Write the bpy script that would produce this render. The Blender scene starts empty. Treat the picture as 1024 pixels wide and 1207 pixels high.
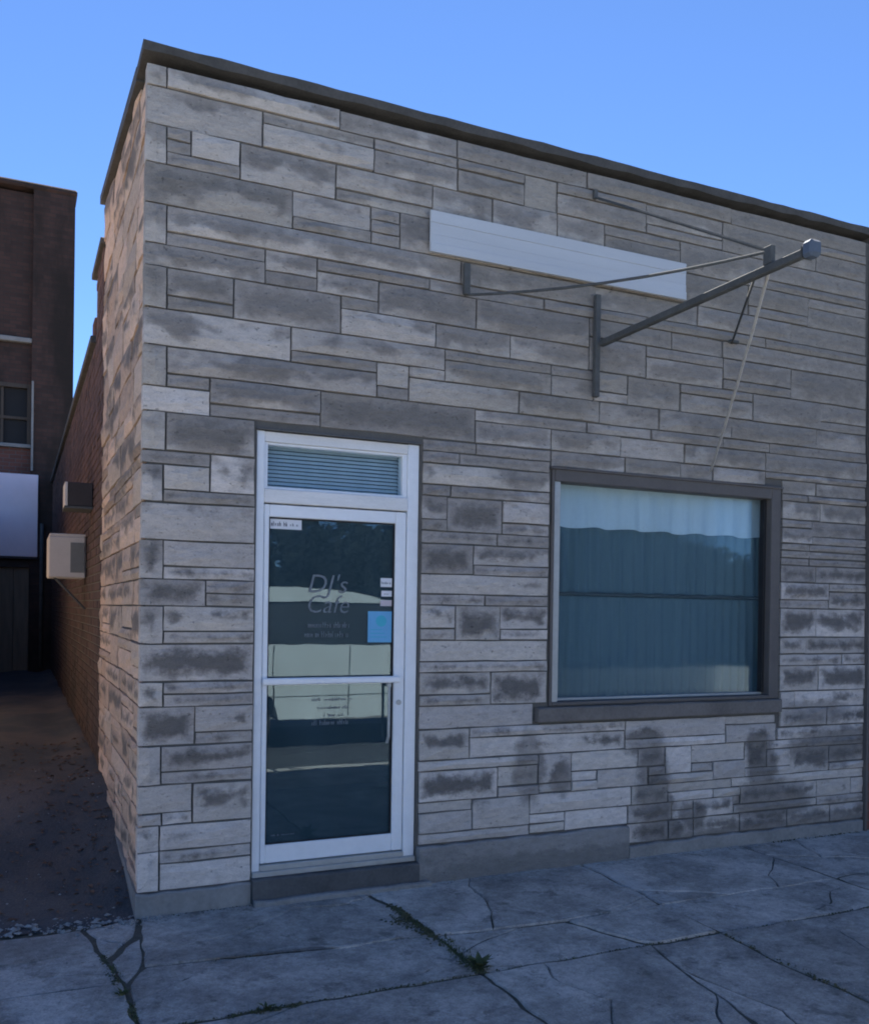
import bpy, bmesh, math, random
from mathutils import Vector, Matrix, noise as mnoise
random.seed(7)
scene = bpy.context.scene
col = scene.collection
R = math.radians

# ------------------------------------------------------------------ camera
YAW, ROLL, PITCH = R(24.50964), R(0.829669), R(-0.290913)
fw = Vector((math.sin(YAW)*math.cos(PITCH), math.cos(YAW)*math.cos(PITCH), math.sin(PITCH)))
rt = Vector((math.cos(YAW), -math.sin(YAW), 0)); up = rt.cross(fw)
r2 = rt*math.cos(ROLL) + up*math.sin(ROLL); u2 = up*math.cos(ROLL) - rt*math.sin(ROLL)
cd = bpy.data.cameras.new('camera'); cam = bpy.data.objects.new('camera', cd); col.objects.link(cam)
m = Matrix((r2, u2, -fw)).transposed().to_4x4(); m.translation = (-0.62924, -5.11107, 1.66)
cam.matrix_world = m
cd.sensor_fit = 'HORIZONTAL'; cd.sensor_width = 36; cd.lens = 1082.7/1024*36
cd.shift_y = (724.76-603.5)/1024; cd.clip_start = 0.05; cd.clip_end = 2000
scene.camera = cam
scene.cycles.filter_width = 1.9

# ------------------------------------------------------------------ sky, sun, exposure
SUN_EL, SUN_AZ = R(48), R(20)                 # azimuth measured from +Y (north) towards +X
w = bpy.data.worlds.new('World'); scene.world = w; w.use_nodes = True
nt = w.node_tree; bg = nt.nodes['Background']
sky = nt.nodes.new('ShaderNodeTexSky'); sky.sky_type = 'NISHITA'; sky.sun_disc = False
sky.sun_elevation = SUN_EL; sky.sun_rotation = SUN_AZ
sky.air_density = 0.60; sky.dust_density = 0.0; sky.ozone_density = 9.0; sky.altitude = 200
nt.links.new(sky.outputs[0], bg.inputs[0]); bg.inputs[1].default_value = 0.05
sd = bpy.data.lights.new('sun', 'SUN'); sd.energy = 5.0; sd.angle = R(0.5); sd.color = (1.0, 0.95, 0.87)
so = bpy.data.objects.new('sun', sd); col.objects.link(so)
sdir = Vector((math.sin(SUN_AZ)*math.cos(SUN_EL), math.cos(SUN_AZ)*math.cos(SUN_EL), math.sin(SUN_EL)))
so.rotation_euler = sdir.to_track_quat('Z', 'Y').to_euler(); so.location = (6, 9, 12)
scene.view_settings.view_transform = 'Standard'; scene.view_settings.look = 'None'
scene.view_settings.exposure = 2.36; scene.view_settings.gamma = 1.0
scene.view_settings.use_curve_mapping = False

# ------------------------------------------------------------------ node helpers
def new_mat(name):
    mt = bpy.data.materials.new(name); mt.use_nodes = True
    n = mt.node_tree
    return mt, n, n.nodes['Principled BSDF']
class N:
    """small wrapper to write node maths as calls"""
    def __init__(s, nt): s.nt = nt
    def node(s, t, **kw):
        n = s.nt.nodes.new(t)
        for k, v in kw.items(): setattr(n, k, v)
        return n
    def set(s, sock, v):
        if hasattr(v, 'is_output') or isinstance(v, bpy.types.NodeSocket): s.nt.links.new(v, sock)
        else: sock.default_value = v
    def math(s, op, a, b=0.0, c=0.0, clamp=False):
        n = s.node('ShaderNodeMath', operation=op, use_clamp=clamp)
        for i, v in enumerate((a, b, c)): s.set(n.inputs[i], v)
        return n.outputs[0]
    def ss(s, x, lo, hi):
        n = s.node('ShaderNodeMapRange', interpolation_type='SMOOTHSTEP')
        s.set(n.inputs[0], x); s.set(n.inputs[1], lo); s.set(n.inputs[2], hi)
        n.inputs[3].default_value = 0; n.inputs[4].default_value = 1
        return n.outputs[0]
    def mix(s, f, a, b, blend='MIX'):
        n = s.node('ShaderNodeMix', data_type='RGBA', blend_type=blend)
        s.set(n.inputs[0], f)
        for i, v in ((6, a), (7, b)):
            if isinstance(v, tuple) and len(v) == 3: v = v + (1,)
            s.set(n.inputs[i], v)
        return n.outputs[2]
    def noise(s, vec, scale=5, detail=3, rough=0.5, w=None, dist=0.0):
        n = s.node('ShaderNodeTexNoise')
        if w is not None:
            n.noise_dimensions = '4D'; s.set(n.inputs['W'], w)
        s.set(n.inputs['Vector'], vec); n.inputs['Scale'].default_value = scale
        n.inputs['Detail'].default_value = detail; n.inputs['Roughness'].default_value = rough
        n.inputs['Distortion'].default_value = dist
        return n.outputs[0]
    def pos(s, sx=1, sy=1, sz=1):
        g = s.node('ShaderNodeNewGeometry'); v = s.node('ShaderNodeVectorMath', operation='MULTIPLY')
        s.nt.links.new(g.outputs['Position'], v.inputs[0]); v.inputs[1].default_value = (sx, sy, sz)
        return v.outputs[0]
    def obj(s, sx=1, sy=1, sz=1):
        g = s.node('ShaderNodeTexCoord'); v = s.node('ShaderNodeVectorMath', operation='MULTIPLY')
        s.nt.links.new(g.outputs['Object'], v.inputs[0]); v.inputs[1].default_value = (sx, sy, sz)
        return v.outputs[0]
    def attr(s, name):
        return s.node('ShaderNodeAttribute', attribute_name=name).outputs['Fac']
    def sep(s, v):
        n = s.node('ShaderNodeSeparateXYZ'); s.nt.links.new(v, n.inputs[0]); return n.outputs
    def bump(s, h, strength=0.3, dist=0.01):
        n = s.node('ShaderNodeBump'); s.set(n.inputs['Height'], h)
        n.inputs['Strength'].default_value = strength; n.inputs['Distance'].default_value = dist
        return n.outputs[0]
    def scale(s, c, f):
        v = s.node('ShaderNodeVectorMath', operation='SCALE'); s.set(v.inputs[0], c); s.set(v.inputs['Scale'], f)
        return v.outputs[0]

def plain(name, c, rough=0.6, metal=0.0, var=0.25, nscale=6, bump=0.15, spec=0.5, stretch=(1, 1, 1), fine=60):
    mt, n, b = new_mat(name); q = N(n)
    p = q.obj(*stretch)
    a = q.noise(p, nscale, 5, 0.6); f = q.noise(p, fine, 2, 0.5)
    v = q.math('ADD', q.math('MULTIPLY', q.math('SUBTRACT', a, 0.5), 2*var), 1.0)
    v = q.math('ADD', v, q.math('MULTIPLY', q.math('SUBTRACT', f, 0.5), var))
    cn = q.node('ShaderNodeRGB'); cn.outputs[0].default_value = c + (1,)
    n.links.new(q.scale(cn.outputs[0], v), b.inputs['Base Color'])
    b.inputs['Roughness'].default_value = rough; b.inputs['Metallic'].default_value = metal
    b.inputs['Specular IOR Level'].default_value = spec
    if bump: n.links.new(q.bump(q.math('ADD', a, q.math('MULTIPLY', f, 0.4)), bump, 0.006), b.inputs['Normal'])
    return mt

# stains that run across the facade: (x, z, half width, half height, weight)
STAINS = [(3.36, 0.50, 0.15, 0.40, 1.0), (3.42, 0.16, 0.24, 0.13, 1.0), (3.70, 0.24, 0.13, 0.12, 1.0),
          (4.34, 0.52, 0.16, 0.30, 1.0), (4.42, 0.30, 0.42, 0.17, 1.0), (4.60, 0.28, 0.26, 0.12, .9),
          (4.98, 0.66, 0.45, 0.16, .9), (5.22, 0.72, 0.25, 0.12, .9), (4.86, 0.92, 0.40, 0.12, .75),
          (2.38, 0.66, 0.13, 0.26, .8), (2.62, 0.58, 0.09, 0.13, .8), (4.9, 0.10, 0.65, 0.10, .9), (3.9, 0.04, .6, .07, .8),
          (2.55, 0.03, 1.2, 0.10, .85), (4.4, 0.06, 1.3, 0.13, .9), (3.28, .78, .2, .1, .9), (4.3, .72, .12, .12, 1.0), (3.40, .33, .17, .12, 1), (1.9, .01, .5, .05, .7)]
def stone_material(name, light, light2, dark, bias0=0.0, stains=True):
    mt, n, b = new_mat(name); q = N(n)
    tone = q.attr('tone'); bias = q.attr('bias')
    wv = q.math('MULTIPLY', tone, 43.0)
    uv1 = q.node('ShaderNodeUVMap', uv_map='edge_u').outputs[0]; uv2 = q.node('ShaderNodeUVMap', uv_map='edge_v').outputs[0]
    s1, s2 = q.sep(uv1), q.sep(uv2)
    wob = q.math('MULTIPLY', q.math('SUBTRACT', q.noise(q.pos(1, 1, 1), 10, 5, 0.68), 0.5), 0.17)
    e = q.math('MINIMUM', q.math('MINIMUM', s1[0], s1[1]), q.math('MINIMUM', s2[0], s2[1]))
    e = q.ss(q.math('ADD', e, wob), 0.0, 0.07)
    n1 = q.noise(q.pos(2.1, 2.1, 3.9), 1.0, 3.2, 0.52, w=wv, dist=0.35)
    n2 = q.noise(q.pos(8.0, 8.0, 11.0), 1.0, 3, 0.5, w=wv)
    val = q.math('ADD', q.math('ADD', q.math('MULTIPLY', n1, 0.75), q.math('MULTIPLY', n2, 0.25)), bias)
    topb = q.math('MULTIPLY', q.math('SUBTRACT', 0.5, q.ss(s2[1], 0.01, 0.19)), 0.15)
    val = q.math('ADD', q.math('ADD', val, topb), bias0)
    pz = q.sep(q.pos())[2]
    ew = q.math('SUBTRACT', 1.0, q.math('MULTIPLY', q.ss(pz, 1.2, 2.6), 0.55))
    eo = q.math('SUBTRACT', 1.0, q.math('MULTIPLY', q.math('SUBTRACT', 1.0, e), q.math('MULTIPLY', q.math('MULTIPLY', ew, 0.85), q.math('ADD', 0.85, q.math('MULTIPLY', q.ss(q.math('FRACT', q.math('MULTIPLY', tone, 3.71)), 0.15, 0.6), 0.15)))))
    val = q.math('ADD', val, q.math('MULTIPLY', q.math('SUBTRACT', eo, 0.75), 0.10))
    d = q.math('MULTIPLY', q.math('ADD', q.math('MULTIPLY', q.ss(val, 0.43, 0.65), 0.5), q.math('MULTIPLY', q.ss(val, 0.505, 0.575), 0.5)), eo)
    if stains:
        px = q.sep(q.pos())
        wx = q.math('MULTIPLY', q.math('SUBTRACT', q.noise(q.pos(), 6.5, 6, 0.68), 0.5), 0.20)
        wz = q.math('MULTIPLY', q.math('SUBTRACT', q.noise(q.pos(1, 1, 1.3), 7.5, 6, 0.68), 0.5), 0.20)
        sm = None
        for (cx, cz, rx, rz, k) in STAINS:
            ax = q.math('DIVIDE', q.math('ADD', q.math('SUBTRACT', px[0], cx), wx), rx)
            az = q.math('DIVIDE', q.math('ADD', q.math('SUBTRACT', px[2], cz), wz), rz)
            rr = q.math('ADD', q.math('MULTIPLY', ax, ax), q.math('MULTIPLY', az, az))
            mk = q.math('MULTIPLY', q.math('SUBTRACT', 1.0, q.ss(rr, 0.35, 1.25)), k)
            sm = mk if sm is None else q.math('MAXIMUM', sm, mk)
        d = q.math('MAXIMUM', d, q.math('MULTIPLY', sm, q.math('ADD', q.math('ADD', 0.64, q.math('MULTIPLY', q.math('FRACT', q.math('MULTIPLY', tone, 5.3)), 0.25)), q.math('MULTIPLY', e, 0.28))))
        # soot towards the parapet, uneven; veil of haze at the far end painted in
        up_ = q.ss(q.math('ADD', px[2], q.math('MULTIPLY', q.math('SUBTRACT', n1, 0.5), 1.6)), 1.9, 3.2)
        haze_veil = q.ss(px[0], 1.2, 3.2)
        soot = q.math('MULTIPLY', up_, q.math('ADD', 0.34, q.math('MULTIPLY', haze_veil, 0.36)))
        d = q.math('MULTIPLY', d, q.math('SUBTRACT', 1.0, q.math('MULTIPLY', up_, q.math('ADD', 0.22, q.math('MULTIPLY', haze_veil, 0.25)))))
    base = q.mix(q.noise(q.pos(), 2.3, 4, 0.6, w=wv), light, light2)
    tv = q.math('ADD', 0.78, q.math('MULTIPLY', tone, 0.38))
    base = q.scale(base, tv)
    base = q.mix(q.math('MULTIPLY', q.ss(q.math('FRACT', q.math('MULTIPLY', tone, 7.3)), 0.45, 0.9), 0.40), base, (0.42, 0.375, 0.31))
    grain = q.noise(q.pos(1, 1, 1.6), 95, 3, 0.65); mid = q.noise(q.pos(1, 1, 2.4), 16, 4, 0.6)
    if stains: base = q.mix(soot, base, (0.265, 0.232, 0.188))
    c = q.mix(q.math('MULTIPLY', d, 0.93), base, dark)
    gv = q.math('ADD', 0.45, q.math('ADD', q.math('MULTIPLY', grain, 0.5), q.math('MULTIPLY', mid, 0.6)))
    pit = q.ss(q.noise(q.pos(1, 1, 1.5), 42, 3, 0.6, w=wv), 0.63, 0.70)
    gv = q.math('MULTIPLY', gv, q.math('SUBTRACT', 1.0, q.math('MULTIPLY', pit, 0.32)))
    c = q.scale(c, gv)
    n.links.new(c, b.inputs['Base Color']); b.inputs['Roughness'].default_value = 0.93
    b.inputs['Specular IOR Level'].default_value = 0.2
    hgt = q.math('SUBTRACT', q.math('ADD', q.math('MULTIPLY', mid, 1.2), q.math('MULTIPLY', grain, 0.45)), q.math('MULTIPLY', pit, 0.5))
    n.links.new(q.bump(hgt, 0.8, 0.010), b.inputs['Normal'])
    return mt

def brick_material(name, c1, c2, mortar, sc=1.0, soot=0.4):
    mt, n, b = new_mat(name); q = N(n)
    g = q.sep(q.pos())
    cm = q.node('ShaderNodeCombineXYZ')
    n.links.new(q.math('ADD', g[0], g[1]), cm.inputs[0]); n.links.new(g[2], cm.inputs[1])
    bt = q.node('ShaderNodeTexBrick'); n.links.new(cm.outputs[0], bt.inputs['Vector'])
    bt.inputs['Scale'].default_value = sc; bt.inputs['Brick Width'].default_value = 0.215
    bt.inputs['Row Height'].default_value = 0.075; bt.inputs['Mortar Size'].default_value = 0.006
    bt.inputs['Color1'].default_value = c1 + (1,); bt.inputs['Color2'].default_value = c2 + (1,)
    bt.inputs['Mortar'].default_value = mortar + (1,)
    big = q.noise(q.pos(1, 1, 0.35), 0.9, 6, 0.65)
    c = q.mix(q.math('MULTIPLY', q.ss(big, 0.42, 0.62), soot), bt.outputs[0], (0.03, 0.025, 0.022))
    n.links.new(c, b.inputs['Base Color']); b.inputs['Roughness'].default_value = 0.95
    b.inputs['Specular IOR Level'].default_value = 0.2
    n.links.new(q.bump(q.math('SUBTRACT', 1.0, bt.outputs[1]), 0.6, 0.006), b.inputs['Normal'])
    return mt

M = {}
M['stone'] = stone_material('limestone', (0.655, 0.595, 0.545), (0.50, 0.455, 0.415), (0.128, 0.118, 0.109))
M['stone_side'] = stone_material('bounce_tinted_limestone', (0.68, 0.475, 0.345), (0.52, 0.365, 0.27), (0.15, 0.13, 0.115), -0.02, False)  # tan tint also carries the warm bounce light on the side wall
M['base_stone'] = stone_material('base_stone', (0.33, 0.32, 0.31), (0.22, 0.215, 0.21), (0.085, 0.083, 0.080), 0.03)
M['base_mid'] = stone_material('stained_footing', (0.40, 0.39, 0.375), (0.29, 0.28, 0.27), (0.12, 0.117, 0.112), -0.03)
M['mortar'] = plain('mortar', (0.125, 0.118, 0.108), 0.95, var=0.3, nscale=9, fine=80, bump=0.4, spec=0.2)
M['base'] = plain('foundation_concrete', (0.25, 0.245, 0.235), 0.95, var=0.45, nscale=3.2, fine=40, bump=0.5, spec=0.2)
M['base_dirty'] = plain('dirty_foundation_stone', (0.135, 0.13, 0.125), 0.95, var=0.75, nscale=4.5, fine=40, bump=0.6, spec=0.2, stretch=(1, 1, 2.5))
M['sill'] = plain('brown_grey_sill', (0.165, 0.147, 0.132), 0.85, var=0.45, nscale=4, bump=0.3, spec=0.3)
M['step'] = plain('dark_step', (0.10, 0.10, 0.10), 0.9, var=0.45, nscale=5, bump=0.4, spec=0.3)
M['coping'] = plain('dark_flashing', (0.065, 0.062, 0.058), 0.85, var=0.7, nscale=5, bump=0.25)
M['alu'] = plain('painted_aluminium', (0.80, 0.815, 0.83), 0.42, 0.0, var=0.10, nscale=3, fine=30, bump=0.04)
M['alu_dull'] = plain('dull_aluminium', (0.40, 0.41, 0.40), 0.5, 0.3, var=0.25, nscale=5, fine=30, bump=0.08)
M['alu_worn'] = plain('worn_white_paint', (0.74, 0.725, 0.70), 0.6, 0.0, var=0.22, nscale=4, bump=0.12, stretch=(1, 1, 5))
M['trim'] = plain('brown_window_trim', (0.11, 0.097, 0.088), 0.7, var=0.25, nscale=6, bump=0.15)
M['dark'] = plain('dark_gap', (0.015, 0.015, 0.016), 0.8, bump=0)
M['panel'] = plain('white_panel', (0.50, 0.515, 0.53), 0.55, var=0.10, nscale=2, bump=0.05, stretch=(0.6, 1, 6))
M['steel'] = plain('dark_steel', (0.095, 0.098, 0.096), 0.95, 0.0, var=0.4, nscale=8, bump=0.15, spec=0.1)
M['box'] = plain('slate_blue_metal', (0.085, 0.11, 0.15), 0.9, 0.0, var=0.2, nscale=8, bump=0.1)
M['rope'] = plain('pale_rope', (0.42, 0.40, 0.37), 0.9, var=0.2, nscale=20, bump=0.2)
M['white'] = plain('white_paper', (0.72, 0.72, 0.74), 0.6, var=0.06, bump=0)
M['ink'] = plain('grey_ink', (0.06, 0.065, 0.09), 0.7, var=0.1, bump=0)
M['letter'] = plain('worn_grey_vinyl', (0.15, 0.175, 0.20), 0.6, var=0.45, nscale=30, bump=0)
M['blue'] = plain('blue_paper', (0.13, 0.40, 0.66), 0.6, var=0.08, bump=0)
M['teal'] = plain('teal_print', (0.05, 0.42, 0.56), 0.6, var=0.08, bump=0)
M['pinkpaper'] = plain('pinkish_paper', (0.55, 0.48, 0.50), 0.6, var=0.06, bump=0)
M['soil'] = plain('joint_soil', (0.100, 0.095, 0.078), 1.0, var=0.5, nscale=20, bump=0.5, spec=0.1)
M['asphalt'] = plain('asphalt', (0.045, 0.046, 0.048), 0.93, var=0.35, nscale=1.5, fine=120, bump=0.4, spec=0.3)
M['road'] = plain('worn_road_concrete', (0.22, 0.215, 0.205), 0.93, var=0.35, nscale=1.5, fine=120, bump=0.4, spec=0.3)
M['kerb'] = plain('pale_kerb_concrete', (0.36, 0.35, 0.33), 0.9, var=0.25, nscale=3, bump=0.3, spec=0.3)
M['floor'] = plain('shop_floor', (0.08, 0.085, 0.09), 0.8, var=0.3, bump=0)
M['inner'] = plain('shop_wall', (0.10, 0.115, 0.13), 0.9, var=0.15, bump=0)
M['brown'] = plain('brown_wood', (0.075, 0.058, 0.045), 0.85, var=0.4, nscale=3, bump=0.25, stretch=(6, 6, 0.7))
M['brown_pale'] = plain('faded_brown_wood', (0.21, 0.165, 0.12), 0.9, var=0.4, nscale=3, bump=0.25, stretch=(6, 6, 0.7))
M['hood'] = plain('dark_brown_metal', (0.045, 0.035, 0.033), 0.7, 0.1, var=0.35, nscale=6, bump=0.15)
M['ac'] = plain('cream_enamel', (0.56, 0.51, 0.46), 0.55, var=0.14, nscale=5, bump=0.05)
M['grille'] = plain('grey_grille', (0.20, 0.20, 0.19), 0.6, 0.2, var=0.2, bump=0.05)
M['pinkpanel'] = plain('pinkish_white_sheet', (0.86, 0.70, 0.72), 0.8, var=0.10, nscale=2.5, bump=0.08)
M['rubble'] = plain('pale_rubble', (0.27, 0.265, 0.255), 0.95, var=0.7, nscale=14, bump=0.5, spec=0.2)
M['leaf_dry'] = plain('dry_leaf', (0.14, 0.085, 0.06), 0.9, var=0.5, nscale=9, bump=0.1, spec=0.2)
M['grass'] = plain('dull_grass', (0.085, 0.100, 0.045), 0.9, var=0.6, nscale=14, bump=0, spec=0.2)
M['moss'] = plain('dry_moss', (0.085, 0.085, 0.052), 1.0, var=0.7, nscale=14, bump=0.3, spec=0.1)
M['carpaint'] = plain('cream_white_paint', (0.54, 0.585, 0.59), 0.3, var=0.02, bump=0)
M['carglass'] = plain('dark_glass', (0.012, 0.014, 0.016), 0.22, var=0.02, bump=0)
M['rubber'] = plain('rubber', (0.02, 0.02, 0.02), 0.85, bump=0)
M['foliage'] = plain('foliage', (0.010, 0.014, 0.010), 0.9, var=0.6, nscale=1.2, bump=0, spec=0.15)
M['bark'] = plain('bark', (0.06, 0.045, 0.035), 0.95, bump=0.4)
M['lamp'] = plain('lamp_lens', (0.5, 0.5, 0.5), 0.2, bump=0)
M['roof'] = plain('dark_roof_felt', (0.05, 0.05, 0.05), 0.95, bump=0.2)
M['brick_far'] = brick_material('old_brick', (0.085, 0.050, 0.042), (0.055, 0.037, 0.033), (0.05, 0.044, 0.04), 1.0, 0.95)
M['brick_red'] = brick_material('red_brick', (0.20, 0.085, 0.065), (0.15, 0.07, 0.055), (0.14, 0.12, 0.11), 1.0, 0.45)
M['brick_tan'] = brick_material('tan_brick', (0.50, 0.36, 0.25), (0.44, 0.31, 0.21), (0.30, 0.25, 0.20), 1.0, 0.2)
def brick_piece_material():
    mt, n, b = new_mat('loose_brick'); q = N(n)
    t = q.attr('tone')
    c = q.mix(t, (0.150, 0.090, 0.075), (0.095, 0.062, 0.055))
    z = q.sep(q.pos())[2]
    big = q.noise(q.pos(1, 0.6, 0.5), 1.3, 6, 0.65)
    low_dark = q.math('ADD', q.math('MULTIPLY', q.math('SUBTRACT', 1.0, q.ss(z, 0.8, 2.9)), 0.55), q.math('MULTIPLY', q.ss(big, 0.4, 0.65), 0.35), clamp=True)  # darker towards the bottom, plus random dark blotches
    c = q.mix(low_dark, c, (0.045, 0.038, 0.036))
    c = q.scale(c, q.math('ADD', 0.7, q.math('MULTIPLY', q.noise(q.pos(), 40, 3, 0.6), 0.6)))
    n.links.new(c, b.inputs['Base Color']); b.inputs['Roughness'].default_value = 0.95
    b.inputs['Specular IOR Level'].default_value = 0.15
    return mt
M['brick_piece'] = brick_piece_material()
def slab_material():
    mt, n, b = new_mat('old_pavement_concrete'); q = N(n)
    t = q.attr('tone')
    a = q.noise(q.pos(), 2.3, 7, 0.68, dist=0.3); f = q.noise(q.pos(), 110, 3, 0.65); g2 = q.noise(q.pos(), 26, 5, 0.75)
    g3 = q.noise(q.pos(), 8, 5, 0.7)
    c = q.mix(q.ss(a, 0.36, 0.66), (0.285, 0.268, 0.246), (0.50, 0.466, 0.428))
    c = q.scale(c, q.math('ADD', 0.84, q.math('MULTIPLY', t, 0.32)))
    c = q.scale(c, q.math('ADD', -0.55, q.math('ADD', q.math('ADD', q.math('MULTIPLY', f, 1.0), q.math('MULTIPLY', g2, 1.2)), q.math('MULTIPLY', g3, 0.85))))
    c = q.mix(q.math('MULTIPLY', q.ss(q.noise(q.pos(), 5.0, 6, 0.7), 0.56, 0.66), 0.55), c, (0.085, 0.085, 0.075))
    px = q.sep(q.pos())
    # worn pale streak beside the joint that runs out from the wall
    wob = q.math('MULTIPLY', q.math('SUBTRACT', q.noise(q.pos(), 5, 5, 0.65), 0.5), 0.16)
    sx = q.math('ABSOLUTE', q.math('ADD', q.math('SUBTRACT', px[0], 2.80), wob))
    st = q.math('MULTIPLY', q.math('SUBTRACT', 1.0, q.ss(sx, 0.03, 0.15)), q.ss(px[1], -1.6, -0.5))
    c = q.mix(q.math('MULTIPLY', st, q.math('MULTIPLY', q.ss(g2, 0.35, 0.6), 0.85)), c, (0.50, 0.50, 0.49))
    sp = q.ss(q.noise(q.pos(), 60, 1, 0.4), 0.74, 0.78)
    c = q.mix(q.math('MULTIPLY', sp, 0.5), c, (0.6, 0.6, 0.6))
    n.links.new(c, b.inputs['Base Color']); b.inputs['Roughness'].default_value = 0.93
    b.inputs['Specular IOR Level'].default_value = 0.25
    n.links.new(q.bump(q.math('ADD', g2, q.math('MULTIPLY', f, 0.5)), 0.9, 0.014), b.inputs['Normal'])
    return mt
M['slab'] = slab_material()
def alley_material():
    mt, n, b = new_mat('alley_asphalt'); q = N(n)
    a = q.noise(q.pos(), 1.4, 6, 0.62); f = q.noise(q.pos(), 70, 3, 0.7)
    c = q.mix(q.ss(a, 0.4, 0.65), (0.070, 0.075, 0.082), (0.120, 0.106, 0.100))
    c = q.scale(c, q.math('ADD', 0.5, q.math('MULTIPLY', f, 1.0)))
    n.links.new(c, b.inputs['Base Color']); b.inputs['Roughness'].default_value = 0.95
    b.inputs['Specular IOR Level'].default_value = 0.2
    n.links.new(q.bump(f, 0.7, 0.012), b.inputs['Normal'])
    return mt
M['alley'] = alley_material()
def curtain_material(name, c1, c2):
    mt, n, b = new_mat(name); q = N(n)
    a = q.noise(q.obj(9, 9, 0.7), 1.0, 5, 0.6)
    c = q.mix(a, c1, c2)
    f = q.noise(q.obj(1, 1, 1), 160, 2, 0.5)
    c = q.scale(c, q.math('ADD', 0.85, q.math('MULTIPLY', f, 0.3)))
    n.links.new(c, b.inputs['Base Color']); b.inputs['Roughness'].default_value = 0.95
    b.inputs['Specular IOR Level'].default_value = 0.1
    return mt
M['drape'] = curtain_material('blue_grey_drape', (0.10, 0.145, 0.165), (0.145, 0.195, 0.215))
M['valance'] = curtain_material('pale_valance', (0.52, 0.58, 0.61), (0.78, 0.84, 0.87))
def glass_material(name, refl, tint, fk=0.55, dark_lift=0.06, dv=0.03):
    mt, n, b = new_mat(name); q = N(n)
    n.nodes.remove(b); out = n.nodes['Material Output']
    tr = q.node('ShaderNodeBsdfTransparent'); tr.inputs[0].default_value = tint + (1,)
    gl = q.node('ShaderNodeBsdfGlossy'); gl.inputs[0].default_value = (0.80, 0.94, 1.0, 1); gl.inputs['Roughness'].default_value = 0.012
    n.links.new(q.bump(q.noise(q.obj(1, 1, 0.6), 2.2, 2, 0.5), 0.05, 0.02), gl.inputs['Normal'])
    fr = q.node('ShaderNodeFresnel'); fr.inputs[0].default_value = 1.5
    dirt = q.noise(q.obj(1.0, 1, 0.5), 3.5, 5, 0.6)
    f = q.math('ADD', q.math('ADD', q.math('MULTIPLY', fr.outputs[0], fk), refl), q.math('MULTIPLY', q.math('SUBTRACT', dirt, 0.5), dv), clamp=True)
    df = q.node('ShaderNodeBsdfDiffuse'); df.inputs[0].default_value = (0.30, 0.52, 0.62, 1)  # teal haze painted into the glass to brighten its dark areas
    m0 = q.node('ShaderNodeMixShader'); n.links.new(q.math('MULTIPLY', q.math('ADD', dirt, 0.5), dark_lift), m0.inputs[0])
    n.links.new(tr.outputs[0], m0.inputs[1]); n.links.new(df.outputs[0], m0.inputs[2])
    mx = q.node('ShaderNodeMixShader'); n.links.new(f, mx.inputs[0]); n.links.new(m0.outputs[0], mx.inputs[1]); n.links.new(gl.outputs[0], mx.inputs[2])
    n.links.new(mx.outputs[0], out.inputs[0])
    return mt
M['glass'] = glass_material('window_glass', 0.0, (0.90, 0.945, 0.96), 0.09, 0.050, 0.004)
M['glass_door'] = glass_material('door_glass', 0.040, (0.45, 0.55, 0.60), 0.5, 0.085)

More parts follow.
